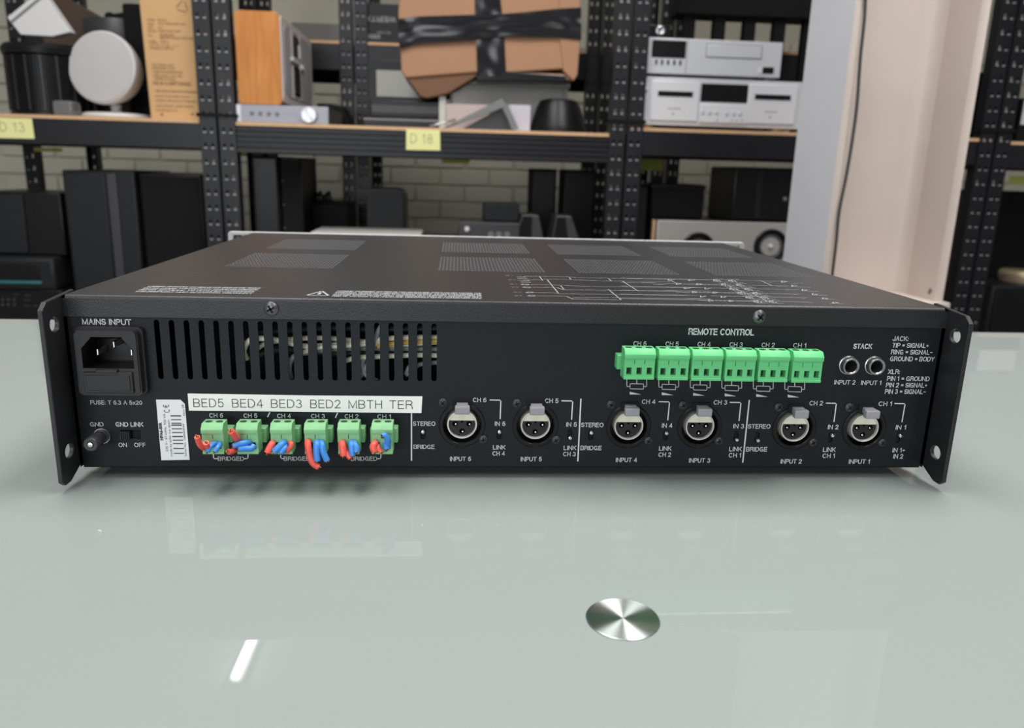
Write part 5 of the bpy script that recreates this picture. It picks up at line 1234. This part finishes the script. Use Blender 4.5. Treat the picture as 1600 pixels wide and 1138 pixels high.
# dark base box then receiver with three round sockets, then black box
x0, x1, z0, z1_ = fr(716, 345, 812, 371, RY + 0.05)
zr0 = at(765, 378, RY + 0.05).z
solo('black_base_box', box(new(), x0 - 0.02, x1 + 0.0, RY + 0.05, RY + 0.24, LZ, zr0, 0.003), 'blackmatte', 'black box hidden under the grey socket unit', 'box')
t = Thing('socket_unit', 'dark grey unit with three round sockets, left of the twin wedge speakers', 'receiver', ((x0 + x1) / 2, RY + 0.13, zr0))
zr1 = at(765, 348, RY + 0.05).z
t.part('body', box(new(), x0, x1, RY + 0.05, RY + 0.22, zr0 + 0.0003, zr1, 0.003), 'darkgrey')
for px in (767, 779.5, 792): p = at(px, 366.5, RY + .05); b = new(); lathe(b, [(0.0075, 0), (0.0075, 0.004), (0.0045, 0.004), (0.0042, 0.001), (0, 0.001)], 20, facing(p.x, RY + 0.05, p.z)); t.part('socket', b, 'midgrey')
p = at(729.5, 358, RY + .05); b = new(); lathe(b, [(0.007, 0), (0.006, 0.006), (0, 0.007)], 20, facing(p.x, RY + 0.05, p.z)); t.part('knob', b, 'greige')
x0, x1, z0, z1_ = fr(755, 315, 811, 346, RY + 0.12)
solo('small_black_box', box(new(), x0, x1, RY + 0.10, RY + 0.2, zr1 + 0.0003, z1_ - 0.004, 0.004), 'charcoal', 'small black box on top of the grey socket unit', 'box')
# dark cabinets standing at the back of the middle rack
for (pa, pb, ptop, lab) in ((829, 869, 250, 'tall black cabinet at the back, behind the left twin wedge speaker'), (879, 930, 252, 'tall black cabinet at the back, behind the right twin wedge speaker')):
    Y = RY + 0.30; xa = at(pa, 300, Y).x; xb = at(pb, 300, Y).x; zt = at(pa, ptop, Y).z
    t = Thing('rear_cabinet', lab, 'speaker', ((xa + xb) / 2, Y + 0.05, LZ))
    t.part('cabinet', box(new(), xa, xb, Y, Y + 0.1, LZ, min(zt, zM - 0.09), 0.003), 'blackmatte'); t.part('front_grille', box(new(), xa + 0.005, xb - 0.005, Y - 0.004, Y, LZ + 0.01, min(zt, zM - 0.09) - 0.006, 0.002), 'black')
# twin wedge speakers
for (pa, pb, pt0, pt1, lab) in ((803, 850, 816, 842, 'left one of the twin dark wedge speakers'), (862, 906, 869, 893, 'right one of the twin dark wedge speakers, beside the middle posts')):
    Y = RY + 0.06; xa = at(pa, 372, Y).x; xb = at(pb, 372, Y).x; ta = at(pt0, 337, Y).x; tb = at(pt1, 337, Y).x; zt = at(830, 336, Y).z; zb = at(830, 374, Y).z
    kx = (zt - LZ) / (zt - zb) * 0.35
    t = Thing('wedge_speaker', lab, 'speaker', ((xa + xb) / 2, Y + 0.06, LZ), group='twin wedge speakers')
    t.part('cabinet', prism(new(), [(xa, LZ), (xb, LZ), (xb, zb), (tb, zt), (ta, zt), (xa, zb)], 'y', Y, Y + 0.12, 0.003), 'darkgrey')
    m_ = (ta + tb) / 2; t.part('front_grille', prism(new(), [(xa + 0.004, LZ + 0.005), ((xa + xb) / 2 + 0.006, LZ + 0.005), ((xa + xb) / 2 + 0.006, zb), (m_ + 0.004, zt - 0.004), (ta + 0.003, zt - 0.004), (xa + 0.004, zb)], 'y', Y - 0.003, Y), 'blackmatte')
# right rack: silver speaker lying on its side with two drivers
Y = RY + 0.05
x0, x1, z0, z1_ = fr(1024, 341, 1260, 440, Y); zt = at(1130, 345, Y).z; cz = at(1090, 399, Y).z; cz2 = at(1205, 399, Y).z
zbot = cz - (zt - cz) - 0.004
solo('black_plinth_box', box(new(), x0 + 0.02, x1 - 0.02, Y + 0.02, Y + 0.25, LZ, zbot, 0.004), 'blackmatte', 'black box beneath the silver two driver speaker', 'box')
t = Thing('silver_speaker', 'silver speaker lying on its side with two black drivers, beside the column', 'speaker', ((x0 + x1) / 2, Y + 0.12, zbot))
t.part('cabinet', box(new(), x0 - 0.006, x1, Y + 0.006, Y + 0.24, zbot + 0.0003, zt, 0.004), 'black')
t.part('baffle', box(new(), x0, x1, Y, Y + 0.008, zbot + 0.0003, zt - 0.002, 0.003), 'baffle')
t.part('end_trim', box(new(), x0 - 0.010, x0 - 0.004, Y + 0.004, Y + 0.02, zbot + 0.002, zt - 0.002, 0.001), 'chip')
for px in (1090, 1203):
    c = at(px, 390, Y); r = 0.047 if px < 1200 else 0.046; cz_ = at(px, 391 if px < 1200 else 385, Y).z
    b = new(); lathe(b, [(r, 0), (r, 0.003), (r * 0.93, 0.006), (r * 0.66, 0.002)], 48, facing(c.x, Y, cz_)); dr = t.part('driver', b, 'black')
    b = new(); lathe(b, [(r * 0.67, 0.001), (r * 0.66, 0.004), (r * 0.62, 0.004), (r * 0.60, 0.001)], 48, facing(c.x, Y, cz_)); t.part('surround', b, 'steel', dr)
    b = new(); lathe(b, [(r * 0.60, 0.001), (r * 0.3, -0.006), (0, -0.007)], 40, facing(c.x, Y, cz_)); t.part('cone', b, 'blackmatte', dr)
    b = new(); lathe(b, [(r * 0.14, -0.007), (r * 0.13, 0.004), (r * 0.07, 0.009), (0, 0.010)], 20, facing(c.x, Y, cz_)); t.part('phase_plug', b, 'silverlt', dr)
# black things on it
x0, x1, z0, z1_ = fr(1018, 288, 1100, 343, Y + 0.04)
t = Thing('black_mixer', 'black box lying on the left end of the silver speaker', 'box', ((x0 + x1) / 2, Y + 0.12, zt))
t.part('box_body', box(new(), x0, x1, Y + 0.04, Y + 0.2, zt + 0.0003, z1_, 0.004), 'blackmatte'); t.part('lid', box(new(), x0 - 0.002, x1 + 0.002, Y + 0.036, Y + 0.202, z1_ - 0.012, z1_ - 0.002, 0.001), 'black')
x0, x1, z0, z1_ = fr(1146, 262, 1250, 345, Y + 0.02)
t = Thing('black_cabinet', 'black cabinet with a strip painted in as a pale reflection on the right end of the silver speaker', 'speaker', ((x0 + x1) / 2, Y + 0.12, zt))
t.part('cabinet', box(new(), x0, x1, Y + 0.02, Y + 0.23, zt + 0.0003, z1_, 0.004), 'black')
p0 = at(1186, 300, Y + .02); t.part('front_band', box(new(), p0.x - 0.008, p0.x + 0.008, Y + 0.017, Y + 0.021, zt + 0.006, z1_ - 0.01, 0.002), 'charcoal')  # strip stands in for a pale reflection on the cabinet front
p0 = at(1226, 311, Y + .02); b = new(); lathe(b, [(0.006, 0), (0.005, 0.005), (0, 0.007)], 16, facing(p0.x, Y + .02, p0.z)); t.part('knob', b, 'midgrey')
x0, x1, z0, z1_ = fr(990, 290, 1020, 343, Y + 0.06)
solo('black_tower', box(new(), x0, at(1011, 330, Y + .06).x, Y + 0.06, Y + 0.2, LZ, at(1000, 291, Y + .06).z, 0.004), 'charcoal', 'narrow black cabinet just right of the middle posts', 'speaker')
# right of the column, lower level
x0, x1, z0, z1_ = fr(1545, 444, 1650, 520, RY + 0.05)
zt = at(1590, 446, RY + 0.05).z
t = Thing('black_cabinet', 'black cabinet under the brass tin at the right edge', 'speaker', ((x0 + x1) / 2, RY + 0.12, LZ))
t.part('cabinet', box(new(), x0, x1, RY + 0.05, RY + 0.2, LZ, zt, 0.008), 'charcoal')
t.part('front_grille', box(new(), x0 + 0.01, x1 - 0.01, RY + 0.046, RY + 0.051, LZ + 0.01, zt - 0.012, 0.004), 'black')
c = at(1600, 432, RY + 0.12); b = new(); hb = at(1590, 424, RY + .10).z - zt
t = Thing('brass_tin', 'round dull brass tin on the black cabinet at the right edge', 'tin', (c.x, RY + 0.125, zt))
b = new(); lathe(b, [(0, 0.0003), (0.058, 0.0003), (0.062, hb * 0.3), (0.062, hb * 0.85), (0.058, hb), (0, hb)], 40, Matrix.Translation((c.x, RY + 0.125, zt))); t.part('tin_body', b, 'brass')
b = new(); lathe(b, [(0.0625, hb * 0.60), (0.0640, hb * 0.66), (0.0625, hb * 0.72)], 40, Matrix.Translation((c.x, RY + 0.125, zt))); t.part('rim', b, 'brass')
x0, x1, z0, z1_ = fr(1488, 300, 1545, 420, RY + 0.2)
t = Thing('brown_crate', 'dark brown crate on the lower shelf right of the column', 'crate', ((x0 + x1) / 2, RY + 0.3, LZ))
t.part('crate_body', box(new(), at(1440, 400, RY + .2).x, at(1510, 400, RY + .2).x, RY + 0.2, RY + 0.4, LZ, z1_, 0.003), 'brownwood'); t.part('rim', box(new(), at(1439, 400, RY + .2).x, at(1511, 400, RY + .2).x, RY + 0.197, RY + 0.403, z1_, z1_ + 0.006, 0.001), 'brownwood')
x0, x1, z0, z1_ = fr(1552, 300, 1640, 444, RY + 0.22)
solo('black_cabinet', box(new(), at(1553, 350, RY + .24).x, at(1660, 350, RY + .24).x, RY + 0.24, RY + 0.42, LZ, z1_, 0.004), 'blackmatte', 'tall black cabinet behind the brass tin', 'speaker')
